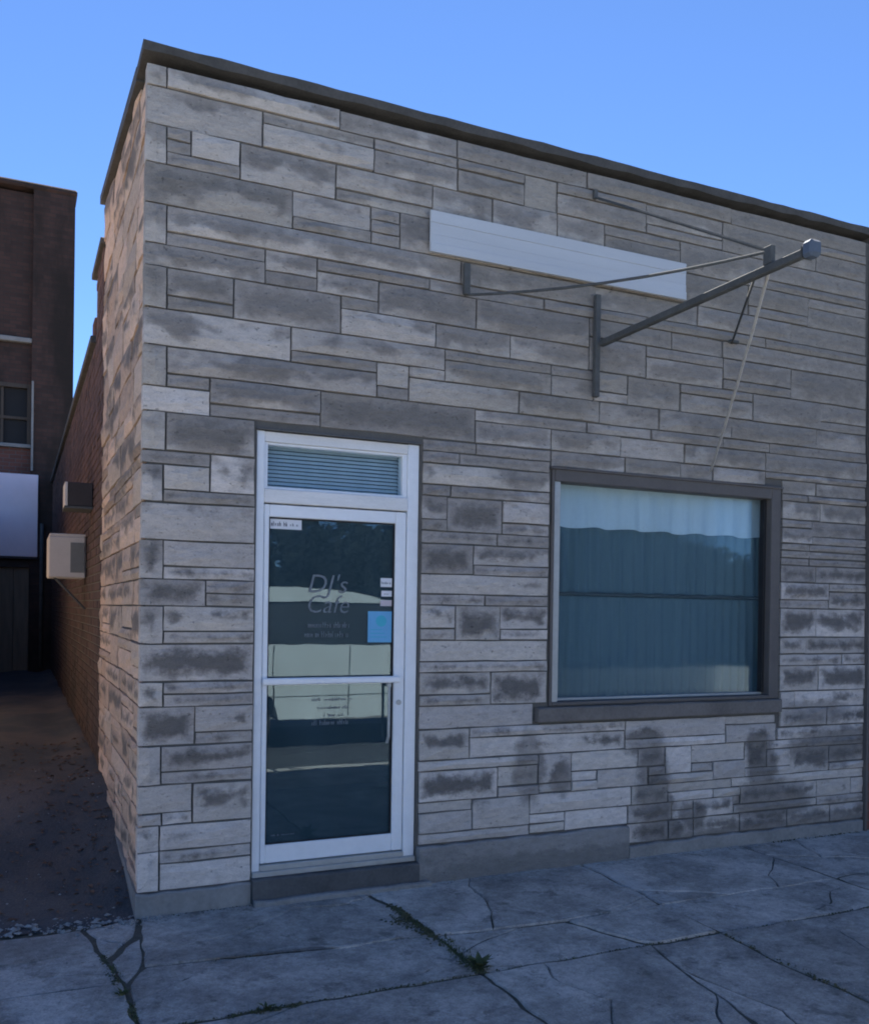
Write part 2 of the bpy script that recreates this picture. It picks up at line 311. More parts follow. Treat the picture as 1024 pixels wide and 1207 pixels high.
# ------------------------------------------------------------------ mesh helpers
class MB:
    def __init__(s): s.v = []; s.f = []; s.t = []
    def add(s, vs, fs, tone=None):
        o = len(s.v); s.v += [tuple(v) for v in vs]; s.f += [tuple(i+o for i in f) for f in fs]
        s.t += [tone if tone is not None else 0.5]*len(vs)
    def box(s, a, b, tone=None):
        (x0, y0, z0), (x1, y1, z1) = a, b
        s.add([(x0,y0,z0),(x1,y0,z0),(x1,y1,z0),(x0,y1,z0),(x0,y0,z1),(x1,y0,z1),(x1,y1,z1),(x0,y1,z1)],
              [(0,3,2,1),(4,5,6,7),(0,1,5,4),(1,2,6,5),(2,3,7,6),(3,0,4,7)], tone)
    def bbox(s, a, b, c=0.004, tone=None):
        """box with chamfered edges"""
        (x0, y0, z0), (x1, y1, z1) = a, b
        c = min(c, (x1-x0)*.45, (y1-y0)*.45, (z1-z0)*.45)
        bm = bmesh.new(); bmesh.ops.create_cube(bm, size=1)
        for v in bm.verts: v.co = (x0+(v.co.x+.5)*(x1-x0), y0+(v.co.y+.5)*(y1-y0), z0+(v.co.z+.5)*(z1-z0))
        bmesh.ops.bevel(bm, geom=bm.edges[:], offset=c, segments=1, affect='EDGES')
        bm.verts.index_update()
        s.add([v.co for v in bm.verts], [[v.index for v in f.verts] for f in bm.faces], tone); bm.free()
    def tube(s, pts, r, n=8, cap=True, tone=None):
        pts = [Vector(p) for p in pts]; rings = []
        for i, p in enumerate(pts):
            d = (pts[min(i+1, len(pts)-1)]-pts[max(i-1, 0)]).normalized()
            a = d.orthogonal().normalized() if i == 0 else (rings_a - d*rings_a.dot(d)).normalized()
            rings_a = a; b = d.cross(a)
            rr = r[i] if isinstance(r, (list, tuple)) else r
            rings.append([p + a*math.cos(2*math.pi*k/n)*rr + b*math.sin(2*math.pi*k/n)*rr for k in range(n)])
        vs = [v for g in rings for v in g]; fs = []
        for i in range(len(pts)-1):
            for k in range(n): fs.append((i*n+k, i*n+(k+1) % n, (i+1)*n+(k+1) % n, (i+1)*n+k))
        if cap: fs.append(tuple(range(n))[::-1]); fs.append(tuple((len(pts)-1)*n+k for k in range(n)))
        s.add(vs, fs, tone)
    def prism(s, prof, axis, a, b, tone=None):
        """extrude a 2D outline along axis 'x' or 'y' from a to b"""
        n = len(prof)
        mk = (lambda p, t: (t, p[0], p[1])) if axis == 'x' else ((lambda p, t: (p[0], t, p[1])) if axis == 'y' else (lambda p, t: (p[0], p[1], t)))
        vs = [mk(p, a) for p in prof] + [mk(p, b) for p in prof]
        fs = [tuple(range(n)), tuple(range(2*n-1, n-1, -1))] + [(i, i+n, (i+1) % n+n, (i+1) % n) for i in range(n)]
        s.add(vs, fs, tone)
    def mesh(s, name, mat, smooth=False, tone=False):
        me = bpy.data.meshes.new(name); me.from_pydata(s.v, [], s.f)
        bm = bmesh.new(); bm.from_mesh(me); bmesh.ops.recalc_face_normals(bm, faces=bm.faces[:]); bm.to_mesh(me); bm.free()
        if tone:
            at = me.attributes.new('tone', 'FLOAT', 'POINT'); at.data.foreach_set('value', s.t)
        me.materials.append(M[mat] if isinstance(mat, str) else mat)
        if smooth: me.shade_smooth()
        return me
    def build(s, name, mat, parent=None, smooth=False, tone=False, kind=None):
        return link(name, s.mesh(name, mat, smooth, tone), parent, kind)
def link(name, me, parent=None, kind=None):
    o = bpy.data.objects.new(name, me); col.objects.link(o)
    if parent is not None:
        o.parent = parent
        o.matrix_parent_inverse = Matrix.Translation(-abs_loc(parent))
    if kind: o['kind'] = kind
    return o
def abs_loc(o):
    return Vector(o.location) if o.type == 'EMPTY' else Vector((0, 0, 0))
def thing(name, label, cat, loc=(0, 0, 0), group=None):
    o = bpy.data.objects.new(name, None); col.objects.link(o); o.location = loc
    o.empty_display_size = 0.2
    o['label'] = label; o['category'] = cat
    if group: o['group'] = group
    return o
def tag(o, label, cat, group=None):
    o['label'] = label; o['category'] = cat
    if group: o['group'] = group
    return o
def box(name, mat, parent, a, b, c=0.004):
    m_ = MB(); m_.bbox(a, b, c) if c else m_.box(a, b)
    return m_.build(name, mat, parent)

# ------------------------------------------------------------------ ground, road, kerb, pavement
g = MB(); g.add([(-150, -150, -.16), (150, -150, -.16), (150, 150, -.16), (-150, 150, -.16)], [(0, 1, 2, 3)])
g.build('ground', 'soil', kind='structure')
g = MB(); g.add([(-120, -8.3, -.13), (120, -8.3, -.13), (120, -4.58, -.13), (-120, -4.58, -.13)], [(0, 1, 2, 3)])
g.build('parking_lane', 'asphalt', kind='structure')
g = MB(); g.add([(-120, -19, -.134), (120, -19, -.134), (120, -8.3, -.134), (-120, -8.3, -.134)], [(0, 1, 2, 3)])
g.build('road', 'road', kind='structure')
g = MB(); g.add([(-120, -4.6, -.155), (120, -4.6, -.155), (120, -4.6, -.118), (-120, -4.6, -.118), (120, -4.14, -.118), (-120, -4.14, -.118)], [(0, 1, 2, 3), (3, 2, 4, 5)])
g.build('gutter', 'kerb', kind='structure')
kb = bpy.data.objects.new('kerb', None); col.objects.link(kb); kb['kind'] = 'structure'
k0 = MB(); k0.bbox((0, -4.14, -.158), (1.985, -4.0, -.002), 0.012); kme = k0.mesh('kerb_stone', 'kerb')
for i in range(22):
    o = link('kerb_stone', kme, kb); o.location = (-18 + 2*i, 0, 0)
pv = MB(); pv.box((-30, -4.0, -.15), (30, 0.10, -0.009))
pave = pv.build('pavement', 'soil', kind='structure')

def split(poly, rnd):
    """cut an outline in two along a crooked line from one side to another"""
    n = len(poly); P = [Vector(p) for p in poly]
    lens = [(P[(i+1) % n]-P[i]).length for i in range(n)]; order = sorted(range(n), key=lambda i: -lens[i])
    i, j = sorted(rnd.sample(order[:min(4, n)], 2))
    a = P[i].lerp(P[(i+1) % n], rnd.uniform(.3, .7)); b = P[j].lerp(P[(j+1) % n], rnd.uniform(.3, .7))
    d = b-a; nn = Vector((-d.y, d.x)); k = max(2, int(d.length/.22))
    mid = [a.lerp(b, t/k)+nn*rnd.uniform(-.075, .075) for t in range(1, k)]
    A_ = P[:i+1]+[a]+mid+[b]+P[j+1:]; B_ = [a]+P[i+1:j+1]+[b]+mid[::-1]
    return [tuple(p) for p in A_], [tuple(p) for p in B_]
def slabs(poly, dz, seed, cracks):
    rnd = random.Random(seed*7+1); ce = sum((Vector(p) for p in poly), Vector((0, 0)))/len(poly)
    L = [[tuple(Vector(p)+(ce-Vector(p)).normalized()*0.010) for p in poly]]
    for c in range(cracks):
        area = lambda Q: abs(sum(Q[t][0]*Q[(t+1) % len(Q)][1]-Q[(t+1) % len(Q)][0]*Q[t][1] for t in range(len(Q))))
        k = max(range(len(L)), key=lambda i: area(L[i]))
        A_, B_ = split(L.pop(k), rnd); L += [A_, B_]
    for n_, p_ in enumerate(L): slab(p_, dz+rnd.uniform(-.003, .002)*(len(L) > 1), seed*13+n_)
def slab(poly, dz=0.0, seed=0):
    """one pavement slab: an outline in metres with worn, uneven edges and a chamfer"""
    rnd = random.Random(seed); pts = []
    n = len(poly)
    for i in range(n):
        a, b = Vector(poly[i]), Vector(poly[(i+1) % n]); L = (b-a).length; k = max(1, min(30, int(L/0.055)))
        nrm = Vector((-(b-a).y, (b-a).x)).normalized()
        for j in range(k):
            t = j/k; p = a.lerp(b, t)
            wob = mnoise.noise(Vector((p.x*3.1+seed, p.y*3.1, seed*1.7)))*0.012 + abs(mnoise.noise(Vector((p.x*11, p.y*11, seed+5))))*0.014
            if j == 0:
                cen = sum((Vector(q) for q in poly), Vector((0, 0)))/n
                p = p + (cen-p).normalized()*(0.003+rnd.random()*0.008)*(1 if n < 8 else .3)
            else: p = p + nrm*(0.001+wob*.42)
            p = p + Vector((mnoise.noise(Vector((p.x*5.3, p.y*5.3, 2.0))), mnoise.noise(Vector((p.x*5.3, p.y*5.3, 7.0)))))*0.020 + Vector((mnoise.noise(Vector((p.x*17, p.y*17, 4.0))), mnoise.noise(Vector((p.x*17, p.y*17, 8.0)))))*0.009
            pts.append(p)
    cen = sum(pts, Vector((0, 0)))/len(pts)
    tx, ty = rnd.uniform(-.004, .004), rnd.uniform(-.004, .004)
    zf = lambda p: dz + (p.x-cen.x)*tx + (p.y-cen.y)*ty
    m_ = MB(); N_ = len(pts)
    inn = [p + (cen-p).normalized()*0.007 for p in pts]
    vs = [(p.x, p.y, -0.03) for p in pts] + [(p.x, p.y, zf(p)-0.008) for p in pts] + [(p.x, p.y, zf(p)) for p in inn]
    fs = [(i, (i+1) % N_, (i+1) % N_+N_, i+N_) for i in range(N_)] + [(i+N_, (i+1) % N_+N_, (i+1) % N_+2*N_, i+2*N_) for i in range(N_)]
    fs.append(tuple(range(2*N_, 3*N_)))
    m_.add(vs, fs, rnd.random())
    return m_.build('slab', 'slab', pave, tone=True)
XJ = [-7.06, -5.66, -4.26, -2.86, -1.46, -0.10, 1.34, 2.73, 4.12, 5.52, 6.92, 8.3]
YJ = [0.05, -0.87, -1.385, -2.76, -4.0]
special = {(5, 0), (5, 1), (6, 0), (6, 1), (6, 2), (4, 0), (4, 1), (7, 0)}
sid = 1
for i in range(len(XJ)-1):
    for j in range(4):
        sid += 1
        if (i, j) in special: continue
        seen = 3 <= i <= 9 and j <= 2
        slabs([(XJ[i], YJ[j+1]), (XJ[i+1], YJ[j+1]), (XJ[i+1], YJ[j]), (XJ[i], YJ[j])], random.uniform(-.004, .003), sid, random.choice((1, 2, 3)) if seen else 0)
for k, (poly, dz) in enumerate([
    # broken corner slab by the alley
    ([(-0.08, -0.72), (0.62, -0.80), (1.34, -0.86), (1.31, -0.34), (1.22, 0.05), (-0.02, 0.05), (-0.04, -0.30)], 0.0),
    ([(-0.22, -0.60), (-0.04, -0.32), (-0.08, -0.72), (-0.17, -0.90)], -0.006),
    ([(-0.17, -0.90), (-0.08, -0.72), (0.62, -0.80), (1.34, -0.86), (1.34, -1.385), (0.30, -1.375), (-0.17, -1.375)], -0.003),
    ([(1.31, -0.34), (1.34, -0.86), (2.08, -0.93), (2.74, -0.90), (2.76, -0.40), (2.78, 0.05), (1.22, 0.05)], 0.002),
    ([(1.34, -0.86), (1.34, -1.385), (2.28, -1.385), (2.08, -0.93)], -0.002),
    ([(2.08, -0.93), (2.28, -1.385), (2.73, -1.385), (2.74, -0.90)], 0.003),
    ([(1.34, -1.385), (1.34, -2.76), (2.02, -2.76), (2.12, -2.25), (2.28, -1.385)], 0.0),
    ([(2.28, -1.385), (2.12, -2.25), (2.02, -2.76), (2.73, -2.76), (2.73, -1.385)], -0.005),
    ([(-1.46, -0.88), (-0.33, -0.88), (-0.17, -0.90), (-0.22, -0.60), (-0.30, -0.12), (-1.46, -0.10)], -0.002),
    ([(-1.46, -1.385), (-0.17, -1.375), (-0.17, -0.90), (-0.33, -0.88), (-1.46, -0.88)], 0.001),
    ([(2.74, -0.90), (4.12, -0.90), (4.12, 0.05), (2.78, 0.05), (2.76, -0.40)], 0.001),
    ([(-0.29, -0.11), (-0.04, -0.02), (-0.06, -0.30), (-0.22, -0.56)], -0.003),
]): slabs(poly, dz, 100+k, (3, 0, 2, 3, 1, 0, 2, 1, 2, 2, 2, 1)[k])

# alley surface: ramps up from the pavement, uneven
def alley_z(x, y):
    t = min(1, max(0, y/2.3)); z = 0.33*(t*t*(3-2*t)*0.6+t*0.4) + 0.004*y
    z += 0.05*min(1, max(0, y*1.5))*mnoise.noise(Vector((x*1.7, y*1.3, 3))) + 0.014*mnoise.noise(Vector((x*7, y*7, 1)))
    z += 0.05*math.exp(-((x-0.0)/0.14)**2)*min(1, max(0, y*2))
    return z - 0.006
al = MB(); nx, ny = 26, 90
xs = [-2.3+2.42*i/nx for i in range(nx+1)]; yl = [-0.07+14.5*(j/ny)**1.6 for j in range(ny+1)]
al.add([(x, y, alley_z(x, y)) for y in yl for x in xs],
       [(j*(nx+1)+i, j*(nx+1)+i+1, (j+1)*(nx+1)+i+1, (j+1)*(nx+1)+i) for j in range(ny) for i in range(nx)])
al.build('alley', 'alley', smooth=True, kind='structure')

# ------------------------------------------------------------------ the stone shopfront
shop = thing('stone_shopfront', 'one-storey shopfront faced in stained grey limestone blocks with a dark roof edge', 'building', (2.67, 0, 0))
DX0, DX1, DZ0, DZ1 = 0.592, 1.592, 0.03, 2.668     # door opening
WX0, WX1, WZ0, WZ1 = 2.515, 4.475, 1.048, 2.590    # window opening
wl = MB()
for (x0, x1, z0, z1) in [(0.0, DX0, -.2, 4.55), (DX0, DX1, DZ1, 4.55), (DX1, WX0, -.2, 4.55), (WX0, WX1, -.2, WZ0), (WX0, WX1, WZ1, 4.55), (WX1, 5.36, -.2, 4.55), (DX0, DX1, -.2, DZ0-.03)]:
    wl.box((x0, 0.0, z0), (x1, 0.24, z1))
wl.build('wall', 'mortar', shop)
SY1 = 2.65
sl = MB(); sl.prism([(0.2405, -.2), (SY1, -.2), (SY1, 4.86), (0.2405, 4.56)], 'x', 0.0, 0.24); sl.build('side_wall', 'mortar', shop)
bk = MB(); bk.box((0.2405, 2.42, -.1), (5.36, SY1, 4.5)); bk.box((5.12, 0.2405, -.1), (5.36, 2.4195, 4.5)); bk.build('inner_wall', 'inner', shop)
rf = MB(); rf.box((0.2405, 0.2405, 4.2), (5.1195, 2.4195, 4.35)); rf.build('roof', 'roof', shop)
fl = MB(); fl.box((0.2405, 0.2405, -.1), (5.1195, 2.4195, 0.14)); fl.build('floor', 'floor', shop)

# facing stones, in millimetres: left, right, top, bottom, stain bias (hundredths)
STONES = '-30,75,4550,4438,-3;75,1049,4550,4438,2;1049,1804,4550,4438,2;1804,2746,4550,4438,12;2746,3967,4550,4438,12;3967,5310,4550,4438,22;-30,598,4438,4236,-8;597,1261,4438,4371,2;598,1262,4371,4236,-10;1261,1806,4438,4371,22;1262,1808,4371,4236,10;1806,2280,4438,4371,27;1808,2282,4371,4236,15;2281,2521,4438,4236,-10;2520,3227,4438,4371,22;2521,3229,4371,4236,10;3228,3892,4438,4303,10;3230,3894,4303,4236,22;3893,4789,4438,4236,15;4788,5312,4438,4371,27;4790,5314,4371,4236,15;-30,79,4236,4029,0;78,208,4236,4167,10;79,209,4167,4098,10;208,471,4236,4098,-12;80,473,4098,4029,5;472,1029,4236,4029,5;1028,1644,4236,4098,-5;1030,1645,4098,4029,7;1644,2052,4236,4029,5;2052,2524,4236,4029,0;2524,2893,4236,4029,5;2892,3519,4236,4167,22;2894,3521,4167,4029,10;3521,4292,4236,4029,12;4291,5317,4236,4098,15;4294,5320,4098,4029,27;-30,774,4029,3812,10;774,1246,4029,3884,-2;775,1248,3884,3812,10;1246,1429,4029,3957,17;1247,1430,3957,3884,17;1248,1432,3884,3812,17;1430,2183,4029,3812,8;2182,2957,4029,3957,22;2184,2959,3957,3812,10;2958,3562,4029,3812,10;3562,4136,4029,3812,10;4135,4712,4029,3884,15;4138,4714,3884,3812,27;4711,5321,4029,3957,27;4713,5324,3957,3812,15;-30,85,3812,3600,5;84,1840,3812,3671,10;1840,2827,3812,3671,10;2827,3677,3812,3671,10;3677,4548,3812,3671,10;4548,5327,3812,3671,10;85,622,3671,3600,22;-30,623,3600,3479,5;622,924,3671,3555,0;623,925,3555,3479,20;923,1630,3671,3600,15;1630,2437,3671,3600,10;2437,3242,3671,3600,15;3242,4303,3671,3600,12;4303,5330,3671,3600,15;925,1301,3600,3479,-2;-30,89,3479,3257,10;88,449,3479,3331,12;90,450,3331,3257,24;449,1071,3479,3257,14;1070,1302,3479,3405,10;1071,1674,3405,3257,-8;1301,1950,3600,3405,5;1950,2784,3600,3405,12;1674,2193,3405,3257,5;2193,2787,3405,3257,10;2784,3459,3600,3479,10;3459,3909,3600,3479,10;3909,5332,3600,3479,15;2787,3247,3479,3257,5;3245,3911,3479,3405,10;3248,3913,3405,3257,-2;3912,4555,3479,3331,10;3914,4557,3331,3257,22;4556,5336,3479,3257,15;-30,775,3257,3059,-2;775,1739,3257,3125,-5;776,1297,3125,3059,12;1297,1504,3125,2986,-15;1299,1506,2986,2914,20;1504,1741,3125,3059,5;1739,2496,3257,3191,17;1740,2497,3191,3059,5;2496,2823,3257,3191,12;2497,2825,3191,3059,0;2823,3096,3257,3125,-15;2825,3098,3125,3059,-3;3097,3540,3257,3059,10;3538,4191,3257,3191,7;3540,4193,3191,3059,-5;4192,4859,3257,3059,10;4858,5340,3257,3125,5;4860,5343,3125,3059,17;-30,94,3059,2841,-2;94,1298,3059,2914,2;95,325,2914,2841,12;1505,2261,3059,2914,-8;2261,2874,3059,2914,2;2874,3361,3059,2914,-2;3361,3998,3059,2914,5;3998,4819,3059,2914,10;4819,5345,3059,2914,5;-30,327,2841,2706,-5;326,955,2914,2777,5;327,957,2777,2706,15;956,1955,2914,2706,22;1954,2776,2914,2841,8;2776,3299,2914,2841,-5;3299,3923,2914,2841,10;3923,4360,2914,2841,-5;4360,5348,2914,2841,5;1956,2504,2841,2706,-2;2504,3048,2841,2706,0;3048,3584,2841,2706,-10;3584,4321,2841,2706,5;4321,5350,2841,2706,10;-30,94,2706,2497,-5;94,578,2706,2497,18;-30,331,2497,2425,10;332,581,2497,2289,2;-30,84,2425,2221,5;84,332,2425,2289,-30;85,583,2289,2221,22;-30,585,2221,2016,-3;-30,89,2016,1807,0;89,587,2016,1877,-10;90,587,1877,1807,2;-30,317,1807,1662,10;317,587,1807,1735,22;318,587,1735,1662,22;-30,94,1662,1457,2;93,587,1662,1525,-3;95,587,1525,1457,9;-30,587,1457,1252,20;-30,99,1252,1116,5;98,587,1252,1184,10;99,587,1184,1116,4;-30,267,1116,906,9;267,587,1116,976,-4;268,587,976,906,8;-30,90,906,696,-6;90,587,906,766,2;91,587,766,696,14;-30,258,696,545,-21;259,587,696,477,2;-30,98,545,477,-16;98,260,545,477,9;-30,86,477,340,-6;86,587,477,340,-6;-30,88,340,124,-6;87,587,340,268,4;89,587,268,124,-8;1602,1963,2701,2629,20;1963,2505,2701,2629,15;1602,1847,2629,2557,20;1847,2500,2629,2557,20;1602,2500,2557,2428,2;1602,1792,2428,2356,25;1792,2500,2428,2356,0;1602,1771,2356,2216,10;1602,1773,2216,2145,20;1771,2157,2356,2145,25;2156,2500,2356,2216,-8;2158,2500,2216,2145,2;1602,2123,2145,2068,20;2123,2500,2145,2068,22;1602,1957,2068,1882,20;1956,2500,2068,1944,2;1958,2500,1944,1882,12;1602,2500,1882,1759,-12;1602,2039,1759,1691,12;2039,2500,1759,1691,10;1602,1834,1691,1547,5;1602,1835,1547,1475,15;1834,2150,1691,1475,20;2149,2500,1691,1547,-3;2151,2500,1547,1475,7;1602,2500,1475,1345,-5;1602,2500,1345,1278,22;1602,2089,1278,1140,8;1602,2091,1140,1071,12;2090,2500,1278,1071,20;1602,2400,1071,932,-11;1602,1946,932,740,4;1945,3118,932,868,6;1947,3120,868,740,-4;3119,3987,932,804,-44;3121,3989,804,740,-34;3987,4460,932,868,-29;3989,4462,868,740,-39;1602,2444,740,676,-16;1604,2148,676,485,19;2148,2446,676,548,-11;2149,2448,548,485,-6;2445,2697,740,548,-14;2448,2699,548,485,-14;2697,3228,740,612,-26;2698,2898,612,548,-24;2699,2899,548,485,-24;2899,3315,612,485,-29;3228,3457,740,612,-4;3458,3686,740,548,-16;3686,4173,740,612,-16;4173,4383,740,548,-4;3315,3459,612,548,-9;3316,3879,548,485,-19;3688,3877,612,548,-19;3878,4175,612,485,-24;4176,4618,548,485,-9;4382,5399,740,676,-1;4384,4616,676,548,-16;4617,5005,676,485,6;5004,5401,676,548,4;5006,5403,548,485,-6;1606,1970,485,421,-6;1608,1972,421,293,-18;1971,2380,485,293,-8;1609,2382,293,229,-11;2380,3176,485,357,-14;2381,2650,357,293,-11;2382,2652,293,229,-19;2651,3151,357,229,-16;3176,3484,485,357,6;3483,4051,485,421,-24;3484,3881,421,357,-19;3881,4131,421,357,-4;4051,5405,485,421,-14;3151,3523,357,229,1;3522,3708,357,293,-16;3708,4070,357,229,6;3523,3709,293,229,-14;4132,4878,421,293,-4;4069,4132,357,293,-24;4070,4881,293,229,-9;4878,5233,421,293,-18;5233,5407,421,293,-16;4881,5409,293,229,-1;3153,3496,229,95,6;3496,3711,229,95,-19;3711,4136,229,95,1;4136,4584,229,95,6;4584,5014,229,95,6;5014,5412,229,95,-1;4490,4875,2505,2368,0;4875,5358,2505,2368,2;4490,4791,2368,2310,15;4490,4793,2310,2193,5;4791,5361,2368,2251,7;4793,5363,2251,2193,17;4490,4769,2193,2139,12;4490,4770,2139,2085,12;4490,4771,2085,2030,12;4769,5364,2193,2139,14;4770,5366,2139,2085,14;4771,5367,2085,2030,14;4490,4842,2030,1905,13;4842,5369,2030,1905,15;4490,4976,1905,1776,8;4490,4978,1776,1711,18;4975,5371,1905,1841,20;4977,5374,1841,1711,10;4490,4850,1711,1498,12;4850,5378,1711,1498,14;4490,4751,1498,1373,0;4751,5382,1498,1373,2;4492,5121,1373,1285,15;5121,5384,1373,1285,17;4495,4877,1285,1097,10;4877,5387,1285,1097,12;4500,4649,1097,971,-4;4649,5391,1097,971,-2;4501,4971,971,833,-3;4971,5394,971,833,-1;4479,4912,833,740,4;4912,5397,833,740,-1;2506,3085,2706,2600,5;3085,3550,2706,2600,0;3550,3835,2706,2600,5;3835,4324,2706,2600,-5;4323,5352,2706,2656,5;4490,4828,2656,2555,3;4828,5354,2656,2555,8;4490,4744,2555,2505,-5;4744,5356,2555,2505,5'
stones = []
def stone_mesh(u0, u1, zb, ztl, ztr, bias, side, rnd, deep=0.06):
    """one rough faced block; u runs along the wall, the face looks outwards"""
    gap = rnd.uniform(0.0035, 0.0065)
    u0 += gap; u1 -= gap; zb += gap; ztl -= gap; ztr -= gap
    wdt = u1-u0; nx_ = max(2, min(6, round(wdt/0.16))); nz_ = 2 if ztl-zb < 0.12 else 3
    d = rnd.uniform(0.014, 0.034); tone = rnd.random()
    vs, fs, uu, vv = [], [], [], []
    rough = 0.005 if not side else 0.011
    for j in range(nz_+1):
        for i in range(nx_+1):
            u = u0 + wdt*i/nx_; ztop = ztl+(ztr-ztl)*i/nx_; z = zb+(ztop-zb)*j/nz_
            edge = i in (0, nx_) or j in (0, nz_)
            h = d*(0.62 if edge else 1.0) + rnd.uniform(-1, 1)*rough*(0.45 if edge else 1)
            if edge:
                u += rnd.uniform(-1, 1)*0.0028*(1 if 0 < i < nx_ else .6); z += rnd.uniform(-1, 1)*0.0026
            vs.append((u, h, z)); uu.append((u-u0, u1-u)); vv.append((z-zb, ztop-z))
    for j in range(nz_):
        for i in range(nx_): fs.append((j*(nx_+1)+i, j*(nx_+1)+i+1, (j+1)*(nx_+1)+i+1, (j+1)*(nx_+1)+i))
    loop = [i for i in range(nx_+1)] + [(j+1)*(nx_+1)-1 for j in range(1, nz_+1)] + [nz_*(nx_+1)+i for i in range(nx_-1, -1, -1)] + [j*(nx_+1) for j in range(nz_-1, 0, -1)]
    o = len(vs)
    for k in loop:
        vs.append((vs[k][0], -deep, vs[k][2])); uu.append((max(uu[k][0], 0), max(uu[k][1], 0))); vv.append(vv[k])
    L = len(loop)
    for k in range(L): fs.append((loop[k], o+k, o+(k+1) % L, loop[(k+1) % L]))
    if side: W = [(-h, u, z) for (u, h, z) in vs]; fs = [f[::-1] for f in fs]
    else: W = [(u, -h, z) for (u, h, z) in vs]
    return W, fs, uu, vv, tone, bias
def stone_data(parts, name, mat):
    me = bpy.data.meshes.new(name); V, F, U, VV, T, B = [], [], [], [], [], []
    for (W, fs, uu, vv, tone, bias) in parts:
        o = len(V); V += W; F += [tuple(i+o for i in f) for f in fs]; U += uu; VV += vv; T += [tone]*len(W); B += [bias]*len(W)
    me.from_pydata(V, [], F)
    l1 = me.uv_layers.new(name='edge_u'); l2 = me.uv_layers.new(name='edge_v')
    for lp in me.loops:
        l1.data[lp.index].uv = U[lp.vertex_index]; l2.data[lp.index].uv = VV[lp.vertex_index]
    for nm, dat in (('tone', T), ('bias', B)):
        at = me.attributes.new(nm, 'FLOAT', 'POINT'); at.data.foreach_set('value', dat)
    me.materials.append(M[mat])
    return me
rs = random.Random(3)
for q in STONES.split(';'):
    x0, x1, a, b, bi = [int(k) for k in q.split(',')]
    deep = 0.06
    P_ = stone_mesh(x0/1000, x1/1000, b/1000, a/1000, a/1000, bi/100, False, rs)
    stones.append(((x1-x0)*(a-b)/((x0/1000+.63)**2+26), P_, 'stone'))
ZT = [4.9, 4.55, 4.438, 4.236, 4.029, 3.812, 3.6, 3.479, 3.257, 3.059, 2.841, 2.706, 2.497, 2.425, 2.221, 2.016, 1.807, 1.662, 1.457, 1.252, 1.116, 0.906, 0.696, 0.545, 0.34, 0.124]
for i in range(len(ZT)-1):
    y = 0.0 if i % 2 else 0.0; first = True
    while y < SY1-0.05:
        wd = rs.uniform(0.35, 0.95) if not first else rs.uniform(0.3, 0.6); first = False
        y1 = min(SY1, y+wd)
        if SY1-y1 < 0.15: y1 = SY1
        zt0, zt1 = ZT[i], ZT[i]
        lim = lambda t: 4.55+(4.845-4.55)*t/SY1
        zt0, zt1 = min(zt0, lim(y)), min(zt1, lim(y1))
        if min(zt0, zt1)-ZT[i+1] > 0.03:
            H = zt0-ZT[i+1]; split = H > 0.18 and rs.random() < 0.5 and i > 0
            segs = [(ZT[i+1], zt0, zt1)] if not split else ([(ZT[i+1], ZT[i+1]+H/3, ZT[i+1]+H/3), (ZT[i+1]+H/3, zt0, zt1)] if rs.random() < .5 else [(ZT[i+1], ZT[i+1]+2*H/3, ZT[i+1]+2*H/3), (ZT[i+1]+2*H/3, zt0, zt1)])
            for (b, t0, t1) in segs:
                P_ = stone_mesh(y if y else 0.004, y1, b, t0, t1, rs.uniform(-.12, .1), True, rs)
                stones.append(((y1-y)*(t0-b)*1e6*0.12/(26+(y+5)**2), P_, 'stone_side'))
        y = y1
stones.sort(key=lambda s: -s[0])
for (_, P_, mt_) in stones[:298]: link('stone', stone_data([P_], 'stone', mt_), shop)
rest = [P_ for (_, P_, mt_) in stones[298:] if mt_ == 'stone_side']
rest2 = [P_ for (_, P_, mt_) in stones[298:] if mt_ == 'stone']
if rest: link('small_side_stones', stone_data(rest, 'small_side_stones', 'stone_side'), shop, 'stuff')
if rest2: link('small_stones', stone_data(rest2, 'small_stones', 'stone'), shop, 'stuff')

# base course, step, sill, coping
def rough_bar(name, mat, parent, x0, x1, y0, y1, z0, z1, n=24, amp=0.006, seed=1, zlo=None):
    m_ = MB(); vs = []; rnd = random.Random(seed)
    for i in range(n+1):
        x = x0+(x1-x0)*i/n; a = rnd.uniform(-amp, amp); b = rnd.uniform(-amp, amp)
        vs += [(x, y0+a, z0), (x, y0+a, z1-0.008+b), (x, y0+0.010+a, z1+b), (x, y1, z1+b), (x, y1, z0)]
    fs = [(i*5+k, i*5+(k+1) % 5, (i+1)*5+(k+1) % 5, (i+1)*5+k) for i in range(n) for k in range(5)] + [(0, 1, 2, 3, 4), tuple(n*5+k for k in (4, 3, 2, 1, 0))]
    m_.add(vs, fs); return m_.build(name, mat, parent)
rough_bar('base_course', 'base', shop, -0.035, 0.583, -0.040, 0.05, -.10, 0.120, 8, seed=2)
rough_bar('base_course', 'base_mid', shop, 1.600, 3.15, -0.045, -0.001, -.10, 0.222, 18, seed=3)
rough_bar('base_course', 'base', shop, 3.156, 5.355, -0.034, -0.001, -.10, 0.088, 26, 0.008, seed=4)
bs = MB(); bs.prism([(0.06, -.2), (2.65, -.2), (2.65, 0.30), (0.06, 0.122)], 'x', -0.034, 0.0); bs.build('side_base_course', 'base', shop)
rough_bar('step', 'step', shop, 0.588, 1.600, -0.060, 0.24, -.05, 0.135, 12, 0.004, 5)
rough_bar('apron', 'base', shop, 0.590, 1.66, -0.105, -0.068, -.06, 0.028, 12, 0.006, 6)
rough_bar('window_sill', 'sill', shop, 2.418, 4.48, -0.055, 0.06, 0.952, 1.044, 14, 0.003, 7)
cp = MB(); vs = []; rnd = random.Random(9); n = 40
